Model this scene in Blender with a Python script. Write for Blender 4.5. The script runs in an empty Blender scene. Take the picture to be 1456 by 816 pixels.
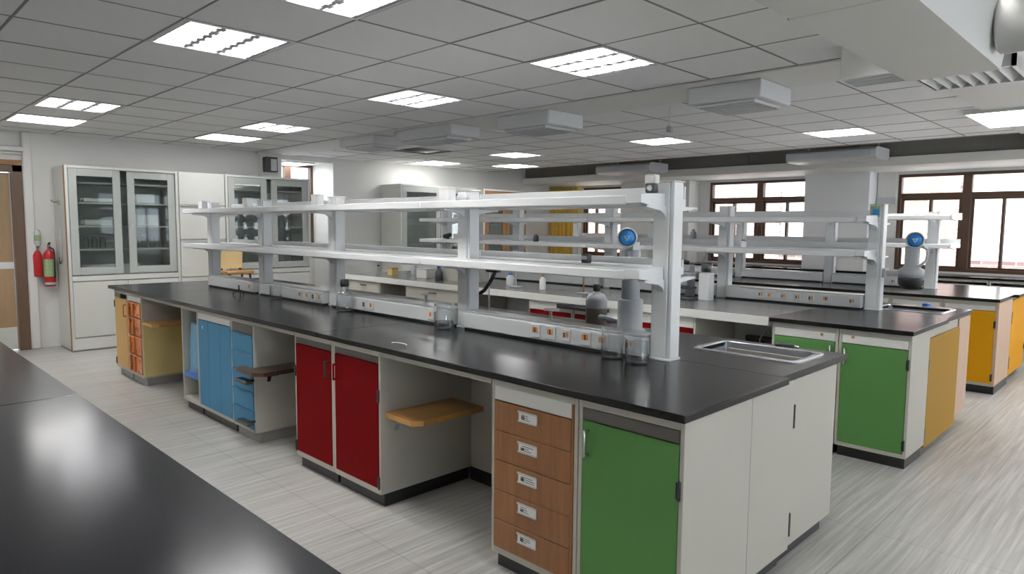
import bpy, bmesh, math, random
from mathutils import Vector, Matrix
random.seed(7)
PI = math.pi
scene = bpy.context.scene
COL = scene.collection

# ------------------------------------------------------------------ materials
def srgb(r, g, b):
    f = lambda c: (c/255/12.92) if c/255 <= .04045 else ((c/255+.055)/1.055)**2.4
    return (f(r), f(g), f(b), 1)

def new_mat(name):
    m = bpy.data.materials.new(name); m.use_nodes = True
    nt = m.node_tree; nt.nodes.clear()
    out = nt.nodes.new('ShaderNodeOutputMaterial')
    p = nt.nodes.new('ShaderNodeBsdfPrincipled')
    nt.links.new(p.outputs[0], out.inputs[0])
    return m, nt, p, out

def N(nt, kind, **kw):
    n = nt.nodes.new(kind)
    for k, v in kw.items():
        if hasattr(n, k) and k not in ('Scale',): setattr(n, k, v)
        else: n.inputs[k].default_value = v
    return n

def coords(nt, scale=(1, 1, 1)):
    tc = nt.nodes.new('ShaderNodeTexCoord'); mp = nt.nodes.new('ShaderNodeMapping')
    mp.inputs['Scale'].default_value = scale
    nt.links.new(tc.outputs['Object'], mp.inputs[0])
    return mp

def plain(name, col, rough=.45, metal=0, mottle=.05, scale=6, bump=0, bscale=200, spec=.5):
    """paint / laminate / plastic with a faint procedural unevenness in tone and gloss"""
    m, nt, p, out = new_mat(name)
    mp = coords(nt)
    nz = N(nt, 'ShaderNodeTexNoise', Scale=scale, Detail=4.0)
    nt.links.new(mp.outputs[0], nz.inputs['Vector'])
    mx = N(nt, 'ShaderNodeMix', data_type='RGBA')
    c = Vector(col[:3])
    mx.inputs[6].default_value = (*(c*(1-mottle)), 1); mx.inputs[7].default_value = (*(c*(1+mottle)), 1)
    nt.links.new(nz.outputs[0], mx.inputs[0]); nt.links.new(mx.outputs[2], p.inputs['Base Color'])
    mr = N(nt, 'ShaderNodeMapRange'); mr.inputs[3].default_value = rough*.85; mr.inputs[4].default_value = min(1, rough*1.15)
    nt.links.new(nz.outputs[0], mr.inputs[0]); nt.links.new(mr.outputs[0], p.inputs['Roughness'])
    p.inputs['Metallic'].default_value = metal
    p.inputs['Specular IOR Level'].default_value = spec
    if bump:
        n2 = N(nt, 'ShaderNodeTexNoise', Scale=bscale, Detail=3.0)
        nt.links.new(mp.outputs[0], n2.inputs['Vector'])
        b = N(nt, 'ShaderNodeBump', Strength=bump, Distance=.002)
        nt.links.new(n2.outputs[0], b.inputs['Height']); nt.links.new(b.outputs[0], p.inputs['Normal'])
    return m

def wood(name, c1, c2, stretch=(3, 40, 3), rough=.45, scale=1.6):
    m, nt, p, out = new_mat(name)
    mp = coords(nt, stretch)
    nz = N(nt, 'ShaderNodeTexNoise', Scale=scale, Detail=8.0, Roughness=.65, Distortion=.6)
    nt.links.new(mp.outputs[0], nz.inputs['Vector'])
    r = N(nt, 'ShaderNodeValToRGB')
    r.color_ramp.elements[0].position = .3; r.color_ramp.elements[0].color = c1
    r.color_ramp.elements[1].position = .7; r.color_ramp.elements[1].color = c2
    nt.links.new(nz.outputs[0], r.inputs[0]); nt.links.new(r.outputs[0], p.inputs['Base Color'])
    p.inputs['Roughness'].default_value = rough
    return m

def epoxy(name, col, r0, r1):
    m, nt, p, out = new_mat(name)
    mp = coords(nt)
    nz = N(nt, 'ShaderNodeTexNoise', Scale=2.2, Detail=6.0, Roughness=.6)
    nt.links.new(mp.outputs[0], nz.inputs['Vector'])
    mr = N(nt, 'ShaderNodeMapRange'); mr.inputs[1].default_value = .2; mr.inputs[2].default_value = .8
    mr.inputs[3].default_value = r0; mr.inputs[4].default_value = r1
    nt.links.new(nz.outputs[0], mr.inputs[0]); nt.links.new(mr.outputs[0], p.inputs['Roughness'])
    n2 = N(nt, 'ShaderNodeTexNoise', Scale=7.0, Detail=8.0, Roughness=.7)
    nt.links.new(mp.outputs[0], n2.inputs['Vector'])
    mx = N(nt, 'ShaderNodeMix', data_type='RGBA'); c = Vector(col[:3])
    mx.inputs[6].default_value = (*(c*.88), 1); mx.inputs[7].default_value = (*(c*1.12), 1)
    nt.links.new(n2.outputs[0], mx.inputs[0]); nt.links.new(mx.outputs[2], p.inputs['Base Color'])
    p.inputs['Specular IOR Level'].default_value = .27
    return m

def emit(name, col, s):
    m, nt, p, out = new_mat(name)
    p.inputs['Base Color'].default_value = col
    p.inputs['Emission Color'].default_value = col
    p.inputs['Emission Strength'].default_value = s
    return m

def glass(name, tint=(1, 1, 1, 1), refl=.12, rough=.02):
    """thin pane: mostly clear, a fresnel-weighted mirror on top"""
    m, nt, p, out = new_mat(name)
    nt.nodes.remove(p)
    t = N(nt, 'ShaderNodeBsdfTransparent'); t.inputs[0].default_value = tint
    g = N(nt, 'ShaderNodeBsdfGlossy'); g.inputs['Roughness'].default_value = rough
    lw = N(nt, 'ShaderNodeLayerWeight'); lw.inputs[0].default_value = refl
    mx = N(nt, 'ShaderNodeMixShader')
    nt.links.new(lw.outputs[1], mx.inputs[0]); nt.links.new(t.outputs[0], mx.inputs[1]); nt.links.new(g.outputs[0], mx.inputs[2])
    nt.links.new(mx.outputs[0], out.inputs[0])
    return m

M = {}
M['white'] = plain('white_enamel', (.75, .765, .775), .33, mottle=.03)
M['cream'] = plain('cream_laminate', (.455, .44, .39), .45, mottle=.04, scale=3, spec=.3)
M['frame_white'] = plain('white_laminate', (.70, .70, .67), .4, mottle=.03)
M['cab_white'] = plain('white_cabinet_laminate', (.67, .67, .635), .4, mottle=.03)
M['red'] = plain('red_laminate', (.132, .003, .004), .55, mottle=.10, scale=3, spec=.03)
M['green'] = plain('green_laminate', (.080, .205, .058), .5, mottle=.07, scale=3, spec=.2)
M['blue'] = plain('blue_laminate', (.058, .21, .36), .5, mottle=.08, scale=5, spec=.2)
M['yellow'] = plain('yellow_laminate', (.68, .31, .006), .45, mottle=.08, scale=3, spec=.1)
M['ochre'] = plain('ochre_laminate', (.36, .20, .03), .5, mottle=.12, scale=4, spec=.1)
M['greytop'] = plain('grey_worktop', (.20, .20, .20), .22, mottle=.05)
M['tan'] = plain('tan_laminate', (.58, .36, .14), .5, mottle=.06, scale=3, spec=.2)
M['mustard'] = plain('mustard_laminate', (.62, .50, .22), .5, mottle=.07, scale=3, spec=.2)
M['orange'] = plain('orange_lacquer', (.50, .165, .045), .28, mottle=.2, scale=14)
M['drawer_wood'] = wood('drawer_wood', (.19, .078, .027, 1), (.27, .118, .042, 1), (30, 30, 2.0), .42)
M['board_wood'] = wood('board_wood', (.40, .20, .055, 1), (.52, .27, .08, 1), (4, 30, 4), .35)
M['dark_wood'] = wood('dark_board_wood', (.035, .018, .012, 1), (.09, .045, .028, 1), (4, 30, 4), .3)
M['pale_wood'] = wood('pale_wood', (.46, .31, .22, 1), (.55, .39, .29, 1), (30, 30, 2.0), .45)
M['door_wood'] = wood('door_wood', (.36, .24, .13, 1), (.42, .28, .155, 1), (30, 30, 2.0), .5)
M['brown'] = plain('brown_paint', (.10, .055, .033), .4, mottle=.1)
M['door_brown'] = plain('door_frame_brown', (.145, .085, .05), .45, mottle=.1)
M['trim_brown'] = plain('edge_band_brown', (.30, .15, .055), .5, mottle=.12)
M['epoxy'] = epoxy('black_epoxy_worktop', (.008, .008, .0083), .20, .25)
M['epoxy_near'] = epoxy('black_epoxy_near', (.011, .012, .016), .15, .20)
M['plinth'] = plain('black_plinth', (.016, .016, .017), .35, mottle=.2)
M['plinth_grey'] = plain('grey_plinth', (.26, .26, .25), .5, mottle=.15)
M['steel'] = plain('stainless_steel', (.42, .43, .44), .28, 1, mottle=.06)
M['sink'] = plain('sink_steel', (.25, .26, .285), .4, .35, mottle=.06)
M['rim'] = plain('sink_rim', (.60, .61, .64), .25, .6, mottle=.04)
M['strip'] = plain('dark_steel_strip', (.16, .15, .145), .35, .8, mottle=.1)
M['chrome'] = plain('chrome', (.70, .71, .72), .12, 1, mottle=.02)
M['alu'] = plain('aluminium', (.62, .63, .63), .35, .7, mottle=.03)
M['louvre'] = plain('louvre_blade', (.40, .40, .43), .4, .0, mottle=.03)
M['black'] = plain('black_plastic', (.012, .012, .013), .4, mottle=.1)
M['dkgrey'] = plain('dark_grey_plastic', (.06, .062, .066), .45, mottle=.1)
M['grey'] = plain('grey_plastic', (.33, .35, .37), .42, mottle=.06)
M['ltgrey'] = plain('light_grey_plastic', (.52, .54, .55), .4, mottle=.04)
M['cabgrey'] = plain('grey_green_frame', (.46, .485, .46), .4, mottle=.03)
M['interior'] = plain('cabinet_interior', (.55, .58, .57), .6, mottle=.08)
M['dial'] = plain('blue_dial', (.02, .22, .62), .3, mottle=.1)
M['mark'] = plain('dial_mark', (.45, .62, .66), .4, mottle=.3, scale=60)
M['socket_orange'] = plain('orange_contact', (.62, .24, .04), .4, mottle=.2, scale=80)
M['socket_brown'] = plain('brown_contact', (.10, .035, .015), .4)
M['paper'] = plain('paper_label', (.78, .79, .80), .6, mottle=.04)
M['ink'] = plain('printed_ink', (.08, .07, .06), .6)
M['extred'] = plain('extinguisher_red', (.45, .012, .014), .3)
M['extgreen'] = plain('label_green', (.30, .42, .22), .5, mottle=.5, scale=70)
M['pipe'] = plain('galvanised_duct', (.60, .60, .585), .5, mottle=.05, scale=2)
M['duct'] = plain('painted_duct', (.66, .655, .63), .55, mottle=.03, scale=1.5)
M['wall'] = plain('wall_paint', (.76, .755, .735), .75, mottle=.03, scale=1.2, bump=.06, bscale=120)
M['pier'] = plain('pier_paint', (.86, .87, .88), .7, mottle=.03, scale=1.2)
M['slab'] = plain('grey_soffit', (.23, .22, .205), .8, mottle=.12, scale=1.5)
M['beam'] = plain('beam_paint', (.84, .825, .77), .6, mottle=.04, scale=1.5)
M['plaster'] = plain('ceiling_plaster', (.74, .735, .71), .75, mottle=.03, scale=1)
M['tile'] = plain('ceiling_tile', (.78, .785, .79), .75, mottle=.03, scale=.9, bump=.05, bscale=300)
M['grid'] = plain('ceiling_grid', (.21, .205, .20), .5, mottle=.1)
M['unit'] = plain('aircon_casing', (.60, .61, .62), .4, mottle=.03)
M['curtain'] = plain('yellow_curtain', (.78, .52, .10), .8, mottle=.15, scale=8)
M['container'] = plain('white_plastic', (.76, .76, .76), .35, mottle=.03)
M['bagblue'] = plain('blue_plastic_bag', (.13, .33, .50), .35, mottle=.15, scale=9)
M['binblue'] = plain('royal_blue_edge', (.02, .14, .55), .35)
M['cream_seat'] = plain('cream_backrest', (.72, .56, .28), .5, mottle=.05)
M['pane'] = glass('window_glass', (.97, .98, .97, 1), .10)
M['cabpane'] = glass('cabinet_glass', (.88, .91, .89, 1), .30, .03)
M['lab'] = glass('lab_glass', (.965, .975, .98, 1), .20, .03)
M['liquid'] = glass('clear_liquid', (.72, .75, .77, 1), .25, .05)
M['brownliquid'] = plain('brown_liquid', (.13, .10, .075), .3)
M['tube'] = emit('fluorescent_tube', (1, .985, .965, 1), 80.0)
M['panel_on'] = emit('lit_diffuser', (1, .99, .975, 1), 8.5)

def floor_mat():
    m, nt, p, out = new_mat('grey_streaked_vinyl')
    tc = nt.nodes.new('ShaderNodeTexCoord')
    mp = nt.nodes.new('ShaderNodeMapping'); mp.inputs['Scale'].default_value = (46, 1.3, 1)
    nt.links.new(tc.outputs['Object'], mp.inputs[0])
    nz = N(nt, 'ShaderNodeTexNoise', Scale=1.0, Detail=5.0, Roughness=.6, Distortion=.35)
    nt.links.new(mp.outputs[0], nz.inputs['Vector'])
    r = N(nt, 'ShaderNodeValToRGB')
    r.color_ramp.elements[0].position = .30; r.color_ramp.elements[0].color = (.28, .275, .257, 1)
    r.color_ramp.elements[1].position = .68; r.color_ramp.elements[1].color = (.49, .485, .467, 1)
    e = r.color_ramp.elements.new(.52); e.color = (.385, .38, .362, 1)
    nt.links.new(nz.outputs[0], r.inputs[0])
    br = N(nt, 'ShaderNodeTexBrick', offset=0.0, squash=1.0)
    br.inputs['Scale'].default_value = 1.0
    br.inputs['Brick Width'].default_value = .93; br.inputs['Row Height'].default_value = .93
    br.inputs['Mortar Size'].default_value = .0035; br.inputs['Mortar Smooth'].default_value = .3
    br.inputs['Color1'].default_value = (1, 1, 1, 1); br.inputs['Color2'].default_value = (.95, .95, .95, 1)
    br.inputs['Mortar'].default_value = (.72, .71, .70, 1)
    mp2 = nt.nodes.new('ShaderNodeMapping'); mp2.inputs['Location'].default_value = (.12, .05, 0)
    nt.links.new(tc.outputs['Object'], mp2.inputs[0]); nt.links.new(mp2.outputs[0], br.inputs['Vector'])
    mx = N(nt, 'ShaderNodeMix', data_type='RGBA', blend_type='MULTIPLY'); mx.inputs[0].default_value = 1
    nt.links.new(r.outputs[0], mx.inputs[6]); nt.links.new(br.outputs[0], mx.inputs[7])
    nt.links.new(mx.outputs[2], p.inputs['Base Color'])
    mr = N(nt, 'ShaderNodeMapRange'); mr.inputs[3].default_value = .44; mr.inputs[4].default_value = .27
    nt.links.new(nz.outputs[0], mr.inputs[0]); nt.links.new(mr.outputs[0], p.inputs['Roughness'])
    b = N(nt, 'ShaderNodeBump', Strength=.25, Distance=.003)
    nt.links.new(nz.outputs[0], b.inputs['Height']); nt.links.new(b.outputs[0], p.inputs['Normal'])
    return m
M['floor'] = floor_mat()

def brick_mat():
    m, nt, p, out = new_mat('pale_red_brick')
    tc = nt.nodes.new('ShaderNodeTexCoord'); mp = nt.nodes.new('ShaderNodeMapping')
    mp.inputs['Rotation'].default_value = (PI/2, 0, 0)
    nt.links.new(tc.outputs['Object'], mp.inputs[0])
    br = N(nt, 'ShaderNodeTexBrick'); br.inputs['Scale'].default_value = 1
    br.inputs['Brick Width'].default_value = .30; br.inputs['Row Height'].default_value = .10
    br.inputs['Mortar Size'].default_value = .012
    br.inputs['Color1'].default_value = (.19, .105, .088, 1); br.inputs['Color2'].default_value = (.24, .155, .138, 1)
    br.inputs['Mortar'].default_value = (.32, .29, .28, 1)
    nt.links.new(mp.outputs[0], br.inputs['Vector']); nt.links.new(br.outputs[0], p.inputs['Base Color'])
    p.inputs['Roughness'].default_value = .9
    return m
M['brick'] = brick_mat()

# ------------------------------------------------------------------ mesh builder
class MB:
    def __init__(s): s.bm = bmesh.new(); s.mats = []
    def mi(s, m):
        if m not in s.mats: s.mats.append(m)
        return s.mats.index(m)
    def _fin(s, geom, m, smooth=False):
        i = s.mi(m)
        for f in geom: f.material_index = i; f.smooth = smooth
    def box(s, x0, x1, y0, y1, z0, z1, m, bev=0, seg=1):
        x0, x1 = min(x0, x1), max(x0, x1); y0, y1 = min(y0, y1), max(y0, y1); z0, z1 = min(z0, z1), max(z0, z1)
        r = bmesh.ops.create_cube(s.bm, size=1)
        bmesh.ops.scale(s.bm, vec=(x1-x0, y1-y0, z1-z0), verts=r['verts'])
        bmesh.ops.translate(s.bm, vec=((x0+x1)/2, (y0+y1)/2, (z0+z1)/2), verts=r['verts'])
        fs = set(f for v in r['verts'] for f in v.link_faces); s._fin(fs, m)
        if bev:
            es = list(set(e for v in r['verts'] for e in v.link_edges))
            g = bmesh.ops.bevel(s.bm, geom=es, offset=bev, segments=seg, affect='EDGES', profile=.5)
            s._fin(g['faces'], m, seg > 1)
        return s
    def prism(s, pts, axis, a0, a1, m):
        """outline pts extruded along an axis ('x','y','z') from a0 to a1"""
        def P(p, a):
            return {'x': (a, p[0], p[1]), 'y': (p[0], a, p[1]), 'z': (p[0], p[1], a)}[axis]
        v0 = [s.bm.verts.new(P(p, a0)) for p in pts]; v1 = [s.bm.verts.new(P(p, a1)) for p in pts]
        fs = [s.bm.faces.new(v0), s.bm.faces.new(list(reversed(v1)))]
        n = len(pts)
        for i in range(n):
            fs.append(s.bm.faces.new((v0[(i+1) % n], v0[i], v1[i], v1[(i+1) % n])))
        s._fin(fs, m); bmesh.ops.recalc_face_normals(s.bm, faces=fs)
        return s
    def lathe(s, prof, m, c=(0, 0, 0), seg=24, axis='z', rot=None):
        """profile of (radius, height) turned about an axis through c"""
        rings = []
        q = rot if rot is not None else {'z': Matrix.Identity(3), 'x': Matrix.Rotation(PI/2, 3, 'Y'), 'y': Matrix.Rotation(-PI/2, 3, 'X')}[axis]
        c = Vector(c)
        for r, h in prof:
            if r < 1e-6: rings.append([s.bm.verts.new(c+q @ Vector((0, 0, h)))])
            else: rings.append([s.bm.verts.new(c+q @ Vector((r*math.cos(2*PI*i/seg), r*math.sin(2*PI*i/seg), h))) for i in range(seg)])
        fs = []
        for a, b in zip(rings, rings[1:]):
            for i in range(seg):
                j = (i+1) % seg
                if len(a) == 1 and len(b) == 1: continue
                if len(a) == 1: fs.append(s.bm.faces.new((a[0], b[j], b[i])))
                elif len(b) == 1: fs.append(s.bm.faces.new((a[i], a[j], b[0])))
                else: fs.append(s.bm.faces.new((a[i], a[j], b[j], b[i])))
        s._fin(fs, m, True)
        return s
    def cyl(s, a, b, r, m, seg=16, r2=None):
        a, b = Vector(a), Vector(b); d = b-a; L = d.length
        q = d.to_track_quat('Z', 'Y').to_matrix()
        r2 = r if r2 is None else r2
        e = min(.002, r*.3, L*.2)
        return s.lathe([(0, 0), (r-e, 0), (r, e), (r2, L-e), (r2-e, L), (0, L)], m, a, seg, rot=q)
    def tube(s, pts, r, m, seg=8):
        for a, b in zip(pts, pts[1:]): s.cyl(a, b, r, m, seg)
        return s
    def build(s, name, parent=None, label=None):
        me = bpy.data.meshes.new(name)
        s.bm.normal_update(); s.bm.to_mesh(me); s.bm.free()
        for m in s.mats: me.materials.append(M[m])
        o = bpy.data.objects.new(name, me); COL.objects.link(o)
        if parent: o.parent = parent
        if label: o['label'] = label
        return o

def tag(o, label, cat, group=None):
    o['label'] = label; o['category'] = cat
    if group: o['group'] = group
    return o
def thing(name, label, cat, loc=(0, 0, 0), rot=0, group=None):
    o = bpy.data.objects.new(name, None); COL.objects.link(o); o.empty_display_size = .1
    o.location = loc; o.rotation_euler = (0, 0, rot)
    return tag(o, label, cat, group)
def struct(o): o['kind'] = 'structure'; return o
def dup(root, loc, rot=None, label=None):
    def rec(o, par):
        c = o.copy(); COL.objects.link(c)
        if par: c.parent = par
        for ch in list(o.children): rec(ch, c)
        return c
    r = rec(root, None); r.location = loc
    if rot is not None: r.rotation_euler = (0, 0, rot)
    if label: r['label'] = label
    return r

# ------------------------------------------------------------------ the room
CZ = 2.60                      # ceiling height
WX = -9.90                     # left wall
P_, X0, Y0 = .633, -2.53, 1.39 # ceiling module
WY = 11.5                      # window wall
struct(MB().box(-13, 3, -1.5, WY+.3, -.12, 0, 'floor').build('floor'))
# left wall with the window bay
b = MB()
b.box(WX-.15, WX, -1.5, 1.40, 0, 3.0, 'wall')
b.box(WX-.15, WX, 1.40, 1.66, 2.20, 3.0, 'wall')
b.box(WX-.15, WX, 1.66, 4.97, 0, 3.0, 'wall')
b.box(WX-.15, WX, 4.97, 5.86, 2.52, 3.0, 'wall')
b.box(WX-.15, WX, 5.86, WY+.3, 0, 3.0, 'wall')
b.box(WX-.80, WX-.15, 4.85, 4.97, 0, 3.0, 'wall')
b.box(WX-.80, WX-.15, 5.86, 5.98, 0, 3.0, 'wall')
b.box(WX-.80, WX-.65, 4.97, 5.86, 0, 1.0, 'wall')
b.box(WX-.65, WX-.151, 4.97, 5.86, 2.52, 2.60, 'plaster')
struct(b.build('wall_left'))
struct(MB().box(WX, WX+.10, 4.60, 4.93, 0, 2.6, 'wall').box(WX, WX+.06, 1.70, 1.80, 0, 2.6, 'wall', .02, 2).build('trim_1'))
b = MB(); b.box(3, 3.15, -1.5, WY+.3, 0, .93, 'wall'); b.box(3, 3.15, -1.5, WY+.3, 2.40, 3.0, 'wall')
for y0, y1 in ((-1.5, -1.0), (1.6, 2.2), (4.8, 5.4), (8.0, 8.6), (11.2, WY+.3)): b.box(3, 3.15, y0, y1, .93, 2.40, 'wall')
struct(b.build('wall_right'))
struct(MB().box(-13, 3.15, -1.65, -1.5, 0, 3.0, 'wall').build('wall_front'))
# window wall: sill wall, piers, head
b = MB()
b.box(-10.05, 3, WY, WY+.25, 0, .93, 'wall')
b.box(-10.05, 3, WY, WY+.25, 2.36, 3.2, 'wall')
for x0, x1 in ((-10.05, -9.27), (-7.92, -6.31), (-4.55, -3.19)):
    b.box(x0, x1, WY, WY+.25, .93, 2.36, 'wall')
b.box(1.2, 3, WY, WY+.25, .93, 2.36, 'wall')
struct(b.build('wall_back'))
b = MB(); b.box(-4.45, -3.48, 11.15, WY, 0, 2.5, 'pier', .006); struct(b.build('trim_2'))
b = MB(); b.box(-8.05, -6.53, 11.15, WY, 0, 2.5, 'wall', .006); struct(b.build('trim_3'))
# beam in front of the windows and the grey bulkhead above it
b = MB(); b.box(-10, 3, 10.30, WY, 2.40, 2.52, 'beam', .004); struct(b.build('trim_4'))
b = MB(); b.box(-10, 3, 10.36, 10.5, 2.52, 3.0, 'slab'); b.box(-10, 3, 9.3, 10.36, 2.98, 3.02, 'slab')
for x in (-8.3, -6.7, -5.05, -3.4, -1.85): b.box(x, x+.02, 10.34, 10.36, 2.52, 2.98, 'slab')
struct(b.build('trim_5'))
# panel beside the pier: a pale access panel over a grey trunking strip
b = MB(); b.box(-3.46, -3.22, 11.47, 11.5, 2.02, 2.40, 'wall').box(-3.47, -3.2, 11.45, 11.5, 1.92, 2.02, 'ltgrey', .004); struct(b.build('trim_6'))
struct(MB().box(-13, 3.15, -1.65, WY+.3, 3.02, 3.15, 'slab').build('trim_7'))   # slab over everything

# ceiling tiles (recessed joints over a dark backing)
LIGHTS = [(-3.8-P_, Y0), (X0-P_*1, Y0), (X0-P_*8, Y0), (X0-P_*1, Y0+3*P_), (X0-P_*4, Y0+3*P_), (X0-P_*8, Y0+3*P_),
          (X0-P_*8, Y0+9*P_), (X0-P_*4, Y0+9*P_), (X0-P_*1, Y0+10*P_-.2)]
LIGHTS[0] = (X0-P_*3, Y0)
PANELS = [(X0-P_*10, Y0), (X0-P_*10, Y0+3*P_), (X0-P_*11, Y0+9*P_), (X0-P_*10, Y0+11*P_), (X0-P_*9, Y0+7*P_)]
cells = {}
for i in range(-4, 13):
    for j in range(-5, 13): cells[(i, j)] = 1
def cell_of(x, y): return (round((X0-x)/P_), round((y-Y0)/P_))
lit = set()
L2 = []
for c in ((-2, 0), (-5, 0), (-2, 3), (-5, 3), (2, -3), (-2, -3), (6, -3), (10, -3)): lit.add(c)
for x, y in LIGHTS:
    i, j = cell_of(x, y); lit.add((i, j)); L2.append((X0-P_*i, Y0+P_*j))
P2 = []
for x, y in PANELS:
    i, j = cell_of(x, y); lit.add((i, j)); P2.append((X0-P_*i, Y0+P_*j))
b = MB()
for (i, j) in cells:
    x1, y0 = X0-P_*i+P_, Y0+P_*j           # cell spans x1-P..x1, y0..y0+P
    x0, y1 = x1-P_, y0+P_
    x0, x1 = X0-P_*i, X0-P_*i+P_
    if (i, j) in lit or j == 5: continue
    if x0 > -1.4 and y0 > 5.0: continue
    y1c = min(y1, 9.28)
    if y0 >= 9.2: continue
    if x1 < WX: continue
    x0c = max(x0, WX)
    g = .007
    dz = random.uniform(-.0015, .0015)
    b.box(x0c+g, x1-g, y0+g, y1c-g, CZ+dz, CZ+.02, 'tile')
ceil = struct(b.build('ceiling'))
# suspended grid: tee bars slightly above the tile faces
b = MB()
for i in range(-4, 14):
    x = X0-P_*i
    if x < WX: continue
    b.box(x-.0062, x+.0062, -1.5, 9.27, CZ-.0025, CZ+.012, 'grid')
for j in range(-4, 14):
    y = Y0+P_*j
    if y > 9.3: continue
    b.box(WX, 0.6 if y < 5.2 else -1.39, y-.0062, y+.0062, CZ-.0024, CZ+.0121, 'grid')
b.box(WX, 3, -1.5, 4.54, CZ+.12, CZ+.14, 'slab'); b.box(WX, 3, 5.17, 9.26, CZ+.12, CZ+.14, 'slab')
b.box(WX, 3, 9.26, 9.30, CZ-.004, CZ+.4, 'slab')
struct(b.build('trim_8'))
# smooth plaster strip over the cross duct line and plaster field on the right
b = MB(); b.box(WX, 3, Y0+5*P_+.006, Y0+6*P_-.006, CZ-.012, CZ+.03, 'plaster'); b.box(-1.385, 3, 5.18, 9.26, CZ-.015, CZ+.03, 'plaster')
struct(b.build('trim_9'))

# ------------------------------------------------------------------ lights
def ceiling_light(label):
    t = thing('ceiling_light', label, 'light', (0, 0, CZ), 0, 'recessed louvre ceiling lights')
    h = P_/2-.004
    f = MB()
    for a, c in (((-h, h), (-h, -h+.02)), ((-h, h), (h-.02, h)), ((-h, -h+.02), (-h+.02, h-.02)), ((h-.02, h), (-h+.02, h-.02))):
        f.box(*a, *c, -.006, .012, 'alu')
    f.build('frame', t)
    r = MB(); r.box(-h+.002, h-.002, -h+.002, h-.002, .092, .10, 'frame_white')
    for a, c in (((-h+.002, h-.002), (-h+.002, -h+.008)), ((-h+.002, h-.002), (h-.008, h-.002)), ((-h+.002, -h+.008), (-h+.008, h-.008)), ((h-.008, h-.002), (-h+.008, h-.008))):
        r.box(*a, *c, .012, .092, 'frame_white')
    r.build('reflector', t)
    for y in (-.19, 0, .19):
        MB().cyl((-h+.03, y, .055), (h-.03, y, .055), .019, 'tube', 10).build('tube', t)
    l = MB()
    for y in (-.097, .097, -.285, .285): l.box(-h+.02, h-.02, y-.011, y+.011, -.002, .030, 'louvre')
    for k in range(8):
        x = -h+.02+(2*h-.04)*(k+.5)/8; l.box(x-.0045, x+.0045, -h+.02, h-.02, -.002, .026, 'louvre')
    for y in (-.097, .097):
        for k in range(6): l.box(-h+.055+k*.094, -h+.055+k*.094+.052, y-.026, y+.026, -.003, .012, 'louvre')
    l.build('louvre', t)
    return t
def place_txt(x, y): return (x+P_/2, y+P_/2, CZ)
LL = ['recessed louvre ceiling light nearest the left of the picture top, above the dark foreground bench',
      'louvre ceiling light cut by the top edge of the photo',
      'louvre ceiling light beside the lit flat panel near the fire extinguisher corner',
      'large louvre ceiling light right of the middle, toward the white duct',
      'louvre ceiling light in the middle of the ceiling above the long shelf',
      'louvre ceiling light above the far end of the long bench, near the tall cabinets',
      'small far louvre ceiling light beyond the row of ceiling air units',
      'far louvre ceiling light between two ceiling air units near the far beam',
      'far louvre ceiling light nearest the window beam at right']
proto = ceiling_light(LL[0]); proto.location = place_txt(*L2[0])
for (x, y), s in list(zip(L2, LL))[1:]: dup(proto, place_txt(x, y), 0, s)

for i, j in ((-2, 0), (-5, 0), (-2, 3), (-5, 3), (2, -3), (-2, -3), (6, -3), (10, -3)):  # unseen lamps, added to raise the room's brightness
    dup(proto, (X0-P_*i+P_/2, Y0+P_*j+P_/2, CZ), 0, 'unseen ceiling light added to brighten the near side of the room')
def light_panel(label, loc, w, d):
    t = thing('light_panel', label, 'light', loc, 0, 'flat lit ceiling panels')
    f = MB()
    f.box(-w, w, -d, -d+.018, -.012, .03, 'alu'); f.box(-w, w, d-.018, d, -.012, .03, 'alu')
    f.box(-w, -w+.018, -d+.018, d-.018, -.012, .03, 'alu'); f.box(w-.018, w, -d+.018, d-.018, -.012, .03, 'alu')
    f.build('frame', t)
    MB().box(-w+.018, w-.018, -d+.018, d-.018, -.008, .02, 'panel_on').build('diffuser', t)
    return t
PL = ['flat lit ceiling panel at far left beside a louvre light', 'flat lit ceiling panel above the tall glass cabinets',
      'flat lit ceiling panel at the far end near the glazed cabinets', 'flat lit ceiling panel furthest back before the window beam',
      'flat lit ceiling panel over the aisle in front of the window bay']
for (x, y), s in zip(P2, PL):
    if s.startswith('flat lit ceiling panel over'): continue
    light_panel(s, (x+P_/2, y+P_/2, CZ), P_/2-.004, P_/2-.004)
light_panel('small glowing panel for the sunlit window bay soffit beside the corner column', (WX-.40, 5.36, 2.505), .28, .24)  # emissive panel stands in for sunlight on the bay soffit
for x in (.5, 2.0): light_panel('unseen lit panel added past the right edge to brighten the far end', (x, 7.80, CZ-.03), .42, .55)  # added out of view as extra light for pier and beam
light_panel('large lit panel in the plaster ceiling at the right edge', (-1.1, 7.80, CZ-.03), .42, .55)

# hanging ceiling air units
def air_unit(label, loc, w, d, h=.13, rot=0):
    t = thing('ceiling_air_unit', label, 'air conditioner', loc, rot, 'ceiling air units')
    MB().box(-w, w, -d, d, -h, 0, 'unit', .012, 2).build('casing', t)
    g = MB(); g.box(-w*.80, w*.80, -d*.86, d*.86, -h-.022, -h, 'unit', .006)
    g.box(-w*.72, w*.72, -d*.78, d*.78, -h-.0235, -h-.021, 'dkgrey')
    for k in range(9):
        y = -d*.74+d*1.48*k/8
        g.box(-w*.72, w*.72, y-.010, y+.010, -h-.030, -h-.022, 'ltgrey')
    g.build('grille', t)
    return t
air_unit('ceiling air unit nearest, hanging at right of the plaster strip', (-2.50, 4.95, CZ-.012), .29, .26)
air_unit('ceiling air unit second from the right on the plaster strip', (-4.50, 4.90, CZ-.012), .33, .25)
air_unit('long ceiling air unit third from the right on the plaster strip', (-5.96, 4.80, CZ-.012), .50, .20, .12)
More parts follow.
